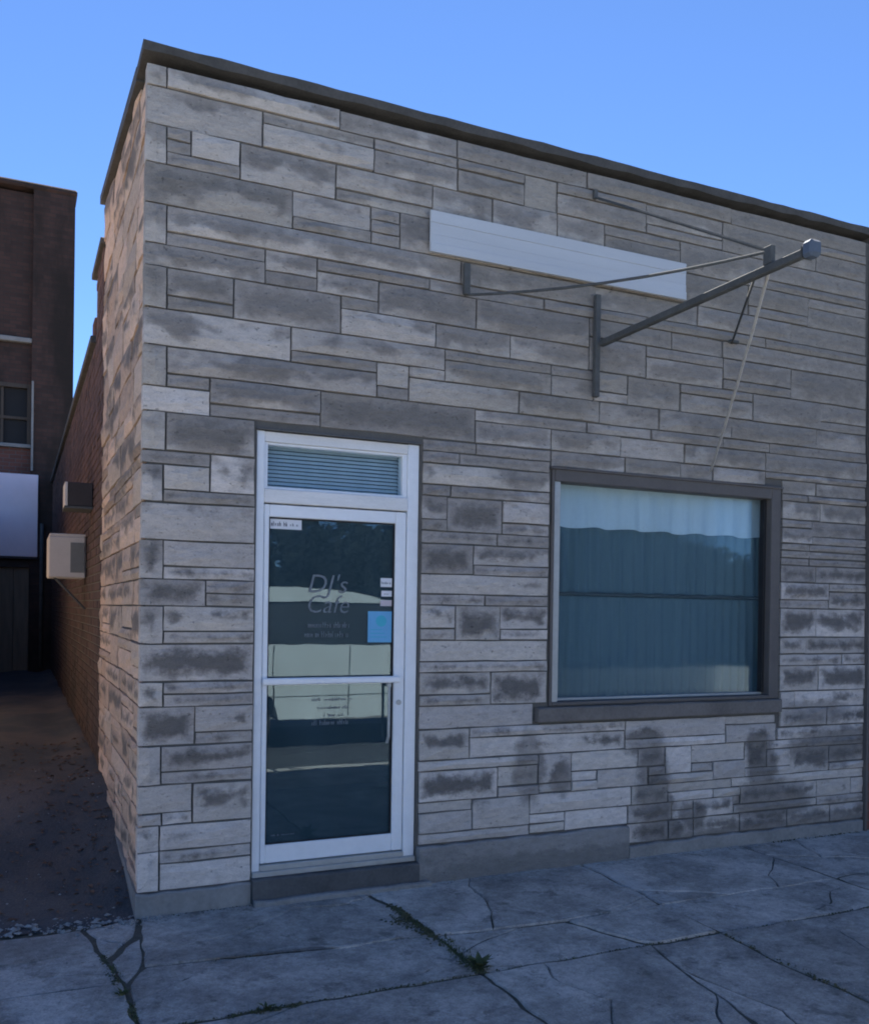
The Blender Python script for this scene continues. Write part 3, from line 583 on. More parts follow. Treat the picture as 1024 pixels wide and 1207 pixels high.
for i in range(n+1):
    x = -0.05+5.43*i/n; a = rnd.uniform(-.006, .006); b = rnd.uniform(-.006, .006)
    vs += [(x, -0.034+a*.5, 4.602+b), (x, -0.042+a*.5, 4.650+a), (x, 0.26, 4.656+a), (x, 0.26, 4.598)]
cp.add(vs, [(i*4+k, i*4+(k+1) % 4, (i+1)*4+(k+1) % 4, (i+1)*4+k) for i in range(n) for k in range(4)] + [(0, 1, 2, 3), tuple(n*4+k for k in (3, 2, 1, 0))])
cp.build('coping', 'coping', shop)
cs = MB(); cs.prism([(0.2605, 4.585), (2.70, 4.862), (2.70, 4.925), (0.2605, 4.662)], 'x', -0.052, 0.27); cs.build('side_coping', 'coping', shop)

# door frame, transom, door
FY = 0.012
fr = MB()
fr.bbox((0.594, FY, 0.14), (0.640, 0.13, 2.660), 0.003)
fr.bbox((1.518, FY, 0.14), (1.590, 0.13, 2.660), 0.003)
fr.build('door_frame', 'alu', shop)
fh = MB(); fh.bbox((0.6405, FY+.002, 2.600), (1.5175, 0.13, 2.658), 0.003); fh.bbox((0.6405, FY-.004, 2.256), (1.5175, 0.13, 2.335), 0.004)
fh.build('transom_bar', 'alu_worn', shop)
hd = MB(); hd.box((0.585, -0.016, 2.662), (1.60, 0.10, 2.672)); hd.build('door_header', 'step', shop)
tb = MB(); tb.bbox((0.641, FY+.014, 2.336), (0.662, 0.10, 2.599), 0.002); tb.bbox((1.488, FY+.014, 2.336), (1.517, 0.10, 2.599), 0.002)
tb.bbox((0.6625, FY+.016, 2.336), (1.4875, 0.10, 2.350), 0.002); tb.bbox((0.6625, FY+.016, 2.586), (1.4875, 0.10, 2.599), 0.002); tb.build('transom_frame', 'alu', shop)
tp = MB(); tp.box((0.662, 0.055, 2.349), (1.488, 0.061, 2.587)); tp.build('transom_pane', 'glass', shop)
door = MB()
LY0, LY1 = 0.020, 0.066
door.bbox((0.644, LY0, 0.205), (0.674, LY1, 2.248), 0.004); door.bbox((1.447, LY0, 0.205), (1.514, LY1, 2.248), 0.004)
door.bbox((0.6745, LY0+.001, 2.178), (1.4465, LY1, 2.248), 0.004); door.bbox((0.6745, LY0+.001, 0.205), (1.4465, LY1, 0.308), 0.004)
door = door.build('door', 'alu', shop)
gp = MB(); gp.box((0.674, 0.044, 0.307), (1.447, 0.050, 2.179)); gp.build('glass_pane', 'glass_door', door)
gs = MB()
for a, b in (((0.6745, 0.034, 0.3085), (0.682, 0.0435, 2.1775)), ((1.437, 0.034, 0.3085), (1.4465, 0.0435, 2.1775)), ((0.6825, 0.034, 2.169), (1.4365, 0.0435, 2.1775)), ((0.6825, 0.034, 0.3085), (1.4365, 0.0435, 0.316))): gs.box(a, b)
gs.build('glazing_gasket', 'dark', door)
pb = MB(); pb.bbox((0.640, -0.026, 1.222), (1.476, -0.004, 1.262), 0.008); pb.bbox((0.652, -0.004, 1.228), (0.672, 0.021, 1.256), 0.002); pb.bbox((1.452, -0.004, 1.228), (1.472, 0.021, 1.256), 0.002)
pb.build('push_bar', 'alu', door)
ph = MB(); ph.tube([(1.408, 0.020, 0.86), (1.408, -0.005, 0.90), (1.408, -0.005, 1.20)], 0.009, 8); ph.bbox((1.396, -.012, 1.195), (1.42, 0.02, 1.221), .003); ph.build('pull_handle', 'alu_dull', door, smooth=False)
th = MB(); th.bbox((0.594, -0.012, 0.136), (1.590, 0.12, 0.168), 0.004); th.bbox((0.6405, 0.0, 0.168), (1.5175, 0.11, 0.200), 0.003); th.build('threshold', 'alu_dull', shop)
lk = MB(); lk.tube([(1.48, 0.022, 1.10), (1.48, 0.012, 1.10)], 0.016, 12); lk.build('lock', 'alu_dull', door)
# lettering and stickers on the door glass
GYF = 0.0405
def text_mesh(s, size, shear, x, z, parent, mat, name='lettering', bold=0.0, width=None):
    cu = bpy.data.curves.new('t', 'FONT'); cu.body = s; cu.size = size; cu.shear = shear; cu.extrude = 0.0006; cu.offset = -0.0012
    cu.align_x = 'CENTER'; cu.resolution_u = 3
    ob = bpy.data.objects.new('t', cu); col.objects.link(ob)
    dg = bpy.context.evaluated_depsgraph_get(); me = bpy.data.meshes.new_from_object(ob.evaluated_get(dg))
    bpy.data.objects.remove(ob); bpy.data.curves.remove(cu)
    xs_ = [v.co.x for v in me.vertices]; k = 1.0 if not width else width/(max(xs_)-min(xs_)); mid = (max(xs_)+min(xs_))/2
    for v in me.vertices: v.co = ((v.co.x-mid)*k+x, GYF-v.co.z, v.co.y+z)
    me.materials.clear(); me.materials.append(M[mat]); me.name = name
    return link(name, me, parent)
text_mesh("DJ's", 0.155, 0.25, 1.035, 1.752, door, 'letter', width=0.24)
text_mesh("Cafe", 0.150, 0.25, 1.040, 1.635, door, 'letter', width=0.25)
def scribble(x0, x1, z, h, seed, parent, mat='letter'):
    """worn print too small to read: a row of short uneven strokes"""
    rnd = random.Random(seed); m_ = MB(); x = x0
    while x < x1-0.01:
        wd = rnd.uniform(0.006, 0.013)
        if rnd.random() < 0.16: x += 0.012; continue
        hh = h*rnd.choice((0.65, 0.65, 1.0))
        m_.box((x, GYF, z), (x+0.0032, GYF+.001, z+hh))
        if rnd.random() < .7: m_.box((x+0.0036, GYF, z+hh*rnd.choice((0, .45, .8))), (x+wd-.002, GYF+.001, z+hh*rnd.choice((0, .45, .8))+h*.2+.002)) if False else m_.box((x+0.0036, GYF, z+hh*.42), (x+wd-.003, GYF+.001, z+hh*.42+h*.22))
        if rnd.random() < .6: m_.box((x+wd-.0028, GYF, z), (x+wd, GYF+.001, z+h*.62))
        x += wd+0.0035
    return m_.build('lettering', mat, parent, kind='stuff')
scribble(0.915, 1.175, 1.548, 0.034, 1, door); scribble(0.895, 1.185, 1.492, 0.036, 2, door)
scribble(0.945, 1.195, 1.118, 0.020, 3, door); scribble(0.955, 1.185, 1.070, 0.022, 4, door)
scribble(1.02, 1.16, 1.025, 0.020, 5, door); scribble(0.945, 1.18, 0.978, 0.030, 6, door)
scribble(0.69, 0.85, 0.352, 0.014, 7, door)
def card(name, mat, x0, x1, z0, z1):
    m_ = MB(); m_.box((x0, 0.0400, z0), (x1, 0.0425, z1)); return m_.build(name, mat, door)
sk = card('sticker', 'white', 0.684, 0.868, 2.112, 2.168); GYF = 0.0385
scribble(0.69, 0.79, 2.128, 0.026, 8, sk, 'ink'); scribble(0.80, 0.86, 2.130, 0.018, 9, sk, 'letter')
sk = card('sticker', 'white', 1.362, 1.434, 1.795, 1.848); scribble(1.366, 1.43, 1.812, 0.016, 10, sk, 'letter')
sk = card('sticker', 'white', 1.368, 1.434, 1.738, 1.772); scribble(1.385, 1.42, 1.748, 0.012, 11, sk, 'ink')
card('sticker', 'pinkpaper', 1.362, 1.434, 1.680, 1.716)
bp = card('poster', 'blue', 1.284, 1.436, 1.462, 1.648)
cm_ = MB(); cm_.tube([(1.368, 0.0398, 1.590), (1.368, 0.0388, 1.590)], 0.034, 20); cm_.build('printed_disc', 'teal', bp)
cm_ = MB()
for i in range(3): cm_.box((1.30, 0.0390, 1.492+.022*i), (1.405-.015*i, 0.0398, 1.496+.022*i))
cm_.build('printed_lines', 'teal', bp)

# shop window
wf = MB()
wf.bbox((2.517, -0.018, 1.050), (2.537, 0.09, 2.588), 0.003); wf.bbox((4.385, -0.022, 1.050), (4.473, 0.088, 2.588), 0.004)
wf.bbox((2.5375, -0.022, 2.508), (4.3845, 0.10, 2.586), 0.004); wf.bbox((2.5375, -0.020, 1.050), (4.3845, 0.074, 1.073), 0.003)
win = wf.build('window', 'trim', shop)
hm = MB(); hm.bbox((2.50, -0.034, 2.584), (4.49, 0.02, 2.600), 0.003); hm.build('drip_strip', 'trim', win)
wa = MB(); wa.bbox((2.5375, -0.012, 1.0735), (2.584, 0.074, 2.5075), 0.003); wa.bbox((2.5845, 0.052, 1.0735), (4.3845, 0.074, 1.092), 0.003)
wa.build('aluminium_strip', 'alu_dull', win)
wd = MB(); wd.bbox((4.362, 0.030, 1.0925), (4.3845, 0.074, 2.5075), 0.002); wd.build('jamb_strip', 'dark', win)
wp = MB(); wp.box((2.560, 0.076, 1.075), (4.384, 0.082, 2.507)); wp.build('window_pane', 'glass', win)

# what hangs inside the shop window and over the door
def drape(name, x0, x1, z0, z1, y, amp, waves, mat, label, cat, scallop=0.0, seed=0):
    m_ = MB(); nx_, nz_ = 220, 6; vs = []
    for j in range(nz_+1):
        for i in range(nx_+1):
            t = i/nx_; x = x0+(x1-x0)*t
            ph = 2*math.pi*waves*t + 1.8*mnoise.noise(Vector((t*9, seed, 0)))
            yy = y + amp*math.sin(ph)*(0.55+0.45*(1-j/nz_)) + amp*.5*mnoise.noise(Vector((t*40, seed, j*.2)))
            z = z0+(z1-z0)*j/nz_
            if j == 0: z += scallop*math.sin(ph*0.5) + scallop*.8*mnoise.noise(Vector((t*6, seed, 2)))
            vs.append((x, yy, z))
    m_.add(vs, [(j*(nx_+1)+i, j*(nx_+1)+i+1, (j+1)*(nx_+1)+i+1, (j+1)*(nx_+1)+i) for j in range(nz_) for i in range(nx_)])
    o = m_.build(name, mat, smooth=True); tag(o, label, cat); return o
drape('valance', 2.58, 4.50, 2.235, 2.60, 0.155, 0.010, 13, 'valance', 'pale gathered valance across the top of the shop window', 'valance', 0.006, 1)
drape('upper_curtain', 2.58, 4.52, 1.800, 2.58, 0.195, 0.014, 21, 'drape', 'blue grey curtain below the pale valance and above the dark rail', 'curtain', 0.003, 2)
drape('cafe_curtain', 2.58, 4.52, 1.00, 1.768, 0.190, 0.010, 25, 'drape', 'blue grey curtain filling the lower half of the shop window', 'curtain', 0.0, 3)
rl = MB(); rl.tube([(2.48, 0.165, 1.785), (4.56, 0.165, 1.783)], 0.010, 8)
tag(rl.build('curtain_rail', 'coping'), 'dark curtain rail running across the middle of the shop window', 'curtain rail')
bl = thing('slat_blind', 'pale slatted blind behind the glass over the door', 'blind', (1.075, 0.12, 2.34))
sm_ = MB(); sm_.box((0.66, 0.112, -0.0), (1.49, 0.128, 0.0015))
for i in range(11):
    s_ = MB(); z = 2.350+i*0.0225
    s_.add([(0.655, 0.112, z), (1.495, 0.112, z), (1.495, 0.131, z+0.019), (0.655, 0.131, z+0.019), (0.655, 0.112, z-.001), (1.495, 0.112, z-.001), (1.495, 0.131, z+0.018), (0.655, 0.131, z+0.018)], [(0, 1, 2, 3), (7, 6, 5, 4), (0, 4, 5, 1), (3, 2, 6, 7)])
    s_.build('slat', 'valance', bl)

# ------------------------------------------------------------------ wall sign board and the old sign bracket
sg = thing('sign_board', 'blank long white board fixed high on the stone front', 'sign', (2.57, -0.03, 3.816))
for (z0, z1, y0) in ((3.9965, 4.068, -0.0575), (3.924, 3.996, -0.0555), (3.8715, 3.9235, -0.0575), (3.818, 3.871, -0.064)):
    m_ = MB(); m_.bbox((1.613, y0, z0), (3.540, -0.042, z1), 0.0015); m_.build('board', 'panel', sg)
br = thing('sign_bracket', 'rusty dark steel sign bracket with stay rods sticking out from the stone front', 'sign bracket', (2.82, 0, 3.07))
m_ = MB(); m_.bbox((2.802, -0.066, 3.075), (2.839, -0.030, 3.745), 0.004); m_.build('wall_post', 'steel', br)
m_ = MB(); m_.bbox((2.832, -1.76, 3.408), (2.872, -0.0525, 3.449), 0.005); m_.build('arm', 'steel', br)
TIP = (2.853, -1.53, 3.52)
def rod(pts, r=0.011):
    r *= 0.75
    m_ = MB(); m_.tube(pts, r, 6); m_.build('stay_rod', 'steel', br)
def lerp3(a, b, t, sag=0): return tuple(a[i]+(b[i]-a[i])*t - (sag*4*t*(1-t) if i == 2 else 0) for i in range(3))
rod([lerp3((2.794, -0.02, 4.395), TIP, k/4) for k in range(5)], 0.012)
rod([lerp3((1.865, -0.02, 3.605), TIP, k/8, 0.045) for k in range(9)], 0.011)
rod([lerp3((3.986, -0.02, 3.593), (2.853, -1.45, 3.452), k/4) for k in range(5)], 0.010)
for a_, b_ in (((1.845, -0.058, 3.60), (1.885, -0.030, 3.79)), ((2.780, -0.058, 4.37), (2.808, -0.030, 4.43)), ((3.94, -0.058, 3.585), (4.02, -0.030, 3.605))): box('wall_plate', 'steel', br, a_, b_, 0.003)
m_ = MB(); m_.bbox((2.838, -1.56, 3.4525), (2.868, -1.50, 3.545), 0.004); m_.build('rod_lug', 'steel', br)
m_ = MB(); m_.bbox((2.822, -1.835, 3.396), (2.90, -1.765, 3.478), 0.016); m_.build('end_box', 'box', br)
m_ = MB(); m_.bbox((2.83, -1.764, 3.40), (2.90, -1.7605, 3.46), 0.001); m_.build('end_plate', 'steel', br)
A, B = (2.868, -1.545, 3.50), (3.79, -0.045, 2.66)
m_ = MB(); m_.tube([lerp3(A, B, k/14, 0.03+0.006*math.sin(k*2.1)) for k in range(15)], 0.0085, 6)
tag(m_.build('rope', 'rope'), 'pale rope hanging from the sign bracket down to the shop window head', 'rope')

# ------------------------------------------------------------------ brick annex along the alley
ann = thing('brick_annex', 'low red brick building behind the stone front, along the alley', 'building', (2.6, 8, 0))
m_ = MB(); m_.box((0.0, 2.6605, -.2), (5.3, 3.60, 4.56)); m_.box((0.0, 3.6005, -.2), (5.3, 14.0, 4.0)); m_.build('wall', 'mortar', ann)
rb = random.Random(5); bmb = MB(); z = 0.2; r_ = 0
while z < 4.53:
    y = 2.68 + (0.1 if r_ % 2 else 0.0)
    while y < 13.95:
        y1 = min(y+0.202, 13.98)
        if z+0.066 < 4.0 or y1 < 3.58:
            d = rb.uniform(0.006, 0.013); t = rb.random()
            bmb.add([(0.0, y, z), (0.0, y1, z), (0.0, y1, z+.064), (0.0, y, z+.064), (-d, y+.003, z+.003), (-d, y1-.003, z+.003), (-d, y1-.003, z+.061), (-d, y+.003, z+.061)],
                    [(4, 7, 6, 5), (0, 4, 5, 1), (1, 5, 6, 2), (2, 6, 7, 3), (3, 7, 4, 0)], t)
        y += 0.212
    z += 0.0755; r_ += 1
bmb.build('bricks', 'brick_piece', ann, tone=True, kind='stuff')
m_ = MB(); m_.bbox((-0.05, 3.62, 4.0), (0.3, 14.0, 4.065), 0.006); m_.bbox((-0.045, 2.705, 4.56), (0.3, 3.64, 4.61), 0.006); m_.build('coping', 'coping', ann)
m_ = MB(); m_.bbox((-0.015, 3.645, 4.066), (0.28, 3.9, 4.24), 0.01); m_.build('chimney_stub', 'brick_red', ann)
# air conditioner
ac = thing('air_conditioner', 'cream air conditioner box hung on the alley wall', 'air conditioner', (-0.17, 4.5, 1.92))
m_ = MB(); m_.bbox((-0.352, 4.40, 1.92), (-0.016, 4.86, 2.32), 0.012); m_.build('casing', 'ac', ac)
m_ = MB(); m_.box((-0.155, 4.392, 1.972), (-0.030, 4.3995, 2.262)); gr = m_.build('grille', 'grille', ac)
for i in range(9):
    m_ = MB(); z = 1.985+i*0.031; m_.box((-0.153, 4.386, z), (-0.032, 4.3915, z+.014)); m_.build('louvre', 'grille', gr)
m_ = MB(); m_.bbox((-0.34, 4.41, 2.3205), (-0.016, 4.84, 2.345), 0.004); m_.build('top_flange', 'ac', ac)
m_ = MB(); m_.tube([(-0.30, 4.46, 1.93), (-0.014, 4.46, 1.62)], 0.012, 6); m_.build('bracket', 'steel', ac)
vh = thing('vent_hood', 'dark brown metal vent hood on the alley wall above the air conditioner', 'vent hood', (-0.12, 3.75, 2.53))
m_ = MB(); m_.bbox((-0.222, 3.60, 2.535), (-0.014, 3.95, 2.745), 0.006); m_.build('hood', 'hood', vh)
m_ = MB(); m_.bbox((-0.246, 3.592, 2.535), (-0.2225, 3.95, 2.745), 0.003); m_.build('front_flange', 'ac', vh)
m_ = MB(); m_.bbox((-0.25, 3.585, 2.512), (-0.014, 3.96, 2.5345), 0.003); m_.build('bottom_flange', 'steel', vh)

# ------------------------------------------------------------------ tall old brick building at the end of the alley
ob = thing('brick_building', 'tall dark old brick building at the end of the alley', 'building', (-2.5, 14.2, 0))
m_ = MB(); BY = 14.1
# wall with a recessed left bay: right pier stands proud
m_.box((-0.40, BY-0.12, -.2), (0.335, BY+6, 9.55)); m_.box((-7, BY+0.02, 6.72), (-0.4005, BY+6, 9.50)); m_.box((-7, BY+0.02, 2.50), (-1.86, BY+6, 6.7195))
m_.box((-1.8595, BY+0.02, 5.86), (-0.4005, BY+6, 6.7195)); m_.box((-1.8595, BY+0.02, 2.50), (-0.4005, BY+6, 4.63)); m_.box((-7, BY+0.02, -.2), (-2.3, BY+6, 2.4995))
m_.box((-1.8595, BY+0.25, 4.6305), (-0.4005, BY+6, 5.8595)); m_.box((-2.2995, BY+0.5, -.2), (-0.4005, BY+6, 2.4995))
m_.build('wall', 'brick_far', ob)
m_ = MB(); m_.bbox((-7, BY-0.10, 6.63), (-0.4005, BY+0.019, 6.72), 0.01); m_.build('string_course', 'base', ob)
m_ = MB(); m_.bbox((-7.05, BY-0.16, 9.5505), (0.37, BY+0.5, 9.66), 0.03); m_.build('parapet', 'brick_far', ob)
m_ = MB()
m_.bbox((-0.47, BY+0.0, 4.70), (-0.4015, BY+0.12, 5.86), 0.004); m_.bbox((-1.85, BY+0.0, 4.70), (-1.78, BY+0.12, 5.86), 0.004); m_.bbox((-1.7795, BY+0.0, 5.78), (-0.4705, BY+0.12, 5.86), 0.004)
m_.bbox((-1.7795, BY+0.03, 5.18), (-0.4705, BY+0.12, 5.235), 0.004); m_.bbox((-0.93, BY+0.04, 4.70), (-0.88, BY+0.12, 5.1795), 0.004); m_.bbox((-0.93, BY+0.04, 5.2355), (-0.88, BY+0.12, 5.7795), 0.004)
wn = m_.build('window', 'brown', ob)
m_ = MB(); m_.box((-1.7795, BY+0.10, 4.70), (-0.4705, BY+0.11, 5.18)); m_.box((-1.7795, BY+0.10, 5.236), (-0.4705, BY+0.11, 5.7795)); m_.build('pane', 'dark', wn)
m_ = MB(); m_.bbox((-1.95, BY-0.10, 4.632), (-0.4005, BY+0.13, 4.699), 0.006); m_.build('sill', 'base', wn)
m_ = MB(); m_.bbox((-0.40, BY-0.16, 4.20), (-0.36, BY-0.1205, 5.9), 0.004); m_.build('pale_strip', 'base', ob)
m_ = MB(); m_.box((-1.86, BY+0.0, 4.13), (-0.4005, BY+0.0195, 4.6315)); m_.build('red_brick_patch', 'brick_red', ob)
gd = MB(); gd.box((-2.2985, BY+0.1205, 0.2), (-0.4015, BY+0.16, 2.358)); gd = gd.build('garage_door', 'brown', ob)
for i in range(7):
    m_ = MB(); m_.bbox((-2.29+i*0.27, BY+0.05, 0.2), (-2.025+i*0.27, BY+0.12, 2.36), 0.006); m_.build('board', 'brown_pale', gd)
m_ = MB(); m_.bbox((-2.35, BY-0.04, 2.36), (-0.4005, BY+0.45, 2.4995), 0.006); m_.build('lintel', 'hood', ob)
m_ = MB(); m_.tube([(-0.19, BY-0.18, 0.45), (-0.19, BY-0.18, 2.4), (-0.19, BY-0.18, 3.2)], 0.035, 8); m_.build('drain_pipe', 'steel', ob, smooth=True)
wb = thing('white_board', 'pinkish white sheet board on the old brick building above its garage door', 'board', (-1.2, BY-.2, 2.55))
m_ = MB(); m_.bbox((-2.4, BY-0.185, 2.56), (-0.265, BY-0.125, 4.12), 0.008); m_.build('sheet', 'pinkpanel', wb)
m_ = MB(); m_.bbox((-2.42, BY-0.20, 2.515), (-0.255, BY-0.125, 2.5595), 0.006); m_.build('bottom_rail', 'hood', wb)

# buildings beside the frame that close the alley and the terrace
sb = thing('unseen_bounce_building', 'unseen tan brick building beside the alley, set to bounce warm light', 'building', (-4, 7, 0))
m_ = MB(); m_.box((-7, 2.2, -.2), (-1.75, 13.9, 3.4)); m_.build('wall', 'brick_tan', sb)  # unseen wall; its height and tan colour set to bounce warm light
nb = thing('neighbour_building', 'dark red brick shopfront joining the stone front at its right end', 'building', (8, 0, 0))
m_ = MB(); m_.box((5.386, -0.03, -.2), (14, 8, 4.60)); m_.build('wall', 'brick_red', nb)
m_ = MB(); m_.bbox((5.386, -0.06, 4.6005), (14, 0.3, 4.66), 0.01); m_.build('coping', 'coping', nb)
m_ = MB(); m_.bbox((5.3615, -0.05, -.1), (5.3855, 0.2, 4.6), 0.003); m_.build('joint_strip', 'trim', nb)

# ------------------------------------------------------------------ rubble, leaves, weeds
def chunk(m_, x, y, z, s, rnd):
    vs = []
    for (a, b, c) in ((1, 0, 0), (-1, 0, 0), (0, 1, 0), (0, -1, 0), (0, 0, 1), (0, 0, -1)):
        k = s*rnd.uniform(.6, 1.3); vs.append((x+a*k+rnd.uniform(-.3, .3)*s, y+b*k+rnd.uniform(-.3, .3)*s, z+c*k*.6))
    m_.add(vs, [(0, 2, 4), (2, 1, 4), (1, 3, 4), (3, 0, 4), (2, 0, 5), (1, 2, 5), (3, 1, 5), (0, 3, 5)], rnd.random())
rr = random.Random(11); m_ = MB()
for i in range(420):
    x = rr.uniform(-1.0, 0.12); y = -0.05+rr.gauss(0, 0.05)+(0.05 if x < -.5 else 0.0)-0.10*max(0, x+.25)
    s = rr.choice((0.003, 0.004, 0.005, 0.006, 0.008, 0.012, 0.018))
    chunk(m_, x, y, max(alley_z(x, y) if y > -.07 else 0, 0)+s*.2, s, rr)
for i in range(60):
    y = rr.uniform(0.1, 3.0); x = rr.uniform(-.75, -.03); s = rr.choice((0.004, 0.006, 0.01)); chunk(m_, x, y, alley_z(x, y)+s*.3, s, rr)
for i in range(420):
    x = rr.uniform(-.6, 5.0); y = rr.uniform(-2.4, -.08); s = rr.choice((0.002, 0.003, 0.004, 0.006)); chunk(m_, x, y, s*.4, s, rr)
for i in range(90):
    x = rr.uniform(-.05, 5.2); y = -0.075-abs(rr.gauss(0, .02)); s = rr.choice((0.003, 0.005, 0.008)); chunk(m_, x, y, s*.4, s, rr)
m_.build('rubble', 'rubble', kind='stuff')
m_ = MB()
for i in range(650):
    x = rr.uniform(-.85, -.03); y = rr.uniform(0.15, 4.5); 
    if rr.random() > .35 + .65*math.exp(-((x+.15)/.25)**2): continue
    z = alley_z(x, y)+.006; s = rr.uniform(.012, .030); a = rr.uniform(0, 6.28); c, d = math.cos(a)*s, math.sin(a)*s; t = rr.uniform(0, .014)
    m_.add([(x-c, y-d, z), (x+d*.5, y-c*.5, z+t), (x+c, y+d, z+.002), (x-d*.5, y+c*.5, z+t*.6)], [(0, 1, 2, 3)])
m_.build('dry_leaves', 'leaf_dry', kind='stuff')
def blades(m_, x, y, n, spread, h, rnd, z=-0.012):
    for i in range(n):
        px, py = x+rnd.gauss(0, spread), y+rnd.gauss(0, spread); a = rnd.uniform(0, 6.28); L = h*rnd.uniform(.5, 1.2); ln = rnd.uniform(.2, .9)*L
        wx, wy = -math.sin(a)*.0022, math.cos(a)*.0022; ex, ey = math.cos(a)*ln, math.sin(a)*ln
        m_.add([(px-wx, py-wy, z), (px+wx, py+wy, z), (px+ex*.45+wx*.8, py+ey*.45+wy*.8, z+L*.7), (px+ex*.45-wx*.8, py+ey*.45-wy*.8, z+L*.7), (px+ex, py+ey, z+L*.8)], [(0, 1, 2, 3), (3, 2, 4)])
m_ = MB()
def crack(a, b, n, sp=0.006, h=0.014, per=3):
    for i in range(n):
        t = rr.random()
        if mnoise.noise(Vector((a[0]*7+t*6, a[1]*5, 0))) < -.15: continue
        blades(m_, a[0]+(b[0]-a[0])*t, a[1]+(b[1]-a[1])*t, per, sp, h, rr)
crack((1.31, -0.40), (1.34, -1.36), 230, 0.014, 0.020); crack((1.30, -0.55), (1.20, -0.65), 30, 0.03, 0.012); crack((1.36, -1.0), (1.34, -1.38), 70, 0.025, 0.03)
crack((-0.6, -1.385), (1.3, -1.385), 90); crack((1.4, -1.385), (4.1, -1.385), 90); crack((0, -.75), (1.3, -.86), 40)
crack((-.22, -.6), (-.17, -1.3), 110, 0.012, 0.018); crack((2.73, -1.40), (2.73, -2.3), 60, 0.008, 0.014); crack((-1.0, -.88), (-.2, -.9), 30); crack((0.2, -1.39), (0.45, -1.39), 60, 0.012, 0.022)
for i in range(90):
    x = rr.uniform(1.65, 5.3); blades(m_, x, -0.062+rr.gauss(0, .006), 2, .01, .014, rr)
m_.build('crack_grass', 'grass', kind='stuff')
m_ = MB()
def moss(a, b, n, sp, s0):
    for i in range(n):
        t = rr.random()
        if mnoise.noise(Vector((a[0]*3+t*5, a[1]*4, 9))) < -.12: continue
        s = s0*rr.uniform(.4, 1.3); chunk(m_, a[0]+(b[0]-a[0])*t+rr.gauss(0, sp), a[1]+(b[1]-a[1])*t+rr.gauss(0, sp), -.002, s, rr)
moss((1.31, -0.30), (1.34, -1.38), 520, 0.018, 0.010); moss((1.25, -.5), (1.34, -.95), 160, 0.035, 0.009); moss((-.6, -1.385), (4.2, -1.385), 360, 0.006, 0.006)
moss((-.24, -.5), (-.17, -1.3), 200, 0.012, 0.008); moss((1.65, -.06), (5.3, -.04), 420, 0.010, 0.008); moss((2.75, -1.3), (2.73, -2.2), 160, 0.012, 0.008); moss((-.03, -.06), (.6, -.06), 140, 0.012, 0.008); moss((.1, -1.39), (.5, -1.39), 90, .012, .008)
m_.build('crack_moss', 'moss', kind='stuff')
def weed(x, y, n, h, label):
    w_ = MB()
    for i in range(n):
        a = rr.uniform(0, 6.28); L = h*rr.uniform(.6, 1.2); el = rr.uniform(.35, 1.1); wd_ = L*.16
        c, s_ = math.cos(a), math.sin(a); P1 = (x+c*L*.5*math.cos(el), y+s_*L*.5*math.cos(el), L*.5*math.sin(el)); P2 = (x+c*L*math.cos(el*.7), y+s_*L*math.cos(el*.7), L*.72*math.sin(el))
        w_.add([(x, y, -.015), (P1[0]-s_*wd_, P1[1]+c*wd_, P1[2]), P2, (P1[0]+s_*wd_, P1[1]-c*wd_, P1[2]), (P1[0], P1[1], P1[2]-.004)], [(0, 4, 1), (0, 3, 4), (4, 2, 1), (4, 3, 2)])
    tag(w_.build('weed', 'grass'), label, 'weed')
weed(1.35, -1.33, 26, 0.085, 'leafy green weed where two pavement joints cross before the door')
weed(-0.20, -1.02, 14, 0.045, 'small weed in the pavement crack near the alley')
weed(0.33, -1.39, 14, 0.045, 'small weed in the long pavement joint at the bottom edge')

# ------------------------------------------------------------------ across the road, seen as reflections
car = thing('parked_car', 'cream white sport utility vehicle parked across the kerb, reflected in the door glass', 'car', (3.3, -7.0, -.13))
def car_x(px): return px
body = [(0.95, .30), (0.92, .62), (0.98, 1.10), (1.08, 1.20), (4.55, 1.20), (5.55, 1.08), (5.86, .95), (5.92, .55), (5.85, .30), (5.30, .28), (5.24, .52), (5.08, .68), (4.86, .74), (4.64, .68), (4.48, .52), (4.42, .26), (2.36, .26), (2.30, .52), (2.14, .68), (1.92, .74), (1.70, .68), (1.54, .52), (1.48, .28)]
m_ = MB(); m_.prism(body, 'y', -7.90, -6.05); m_.build('body', 'carpaint', car)
def frustum(m_, x0b, x1b, x0t, x1t, z0, z1, y0, y1, ins):
    m_.add([(x0b, y0, z0), (x1b, y0, z0), (x1b, y1, z0), (x0b, y1, z0), (x0t, y0+ins, z1), (x1t, y0+ins, z1), (x1t, y1-ins, z1), (x0t, y1-ins, z1)], [(0, 3, 2, 1), (4, 5, 6, 7), (0, 1, 5, 4), (1, 2, 6, 5), (2, 3, 7, 6), (3, 0, 4, 7)])
m_ = MB(); frustum(m_, 1.06, 4.62, 1.22, 3.95, 1.2005, 1.74, -7.88, -6.07, .14); m_.build('cabin', 'carglass', car)
m_ = MB()
rp = [(1.16, 1.735), (1.20, 1.86), (1.6, 1.905), (2.6, 1.915), (3.2, 1.89), (3.62, 1.83), (3.98, 1.735)]
m_.prism(rp, 'y', -7.76, -6.18); m_.build('roof', 'carpaint', car)
m_ = MB()
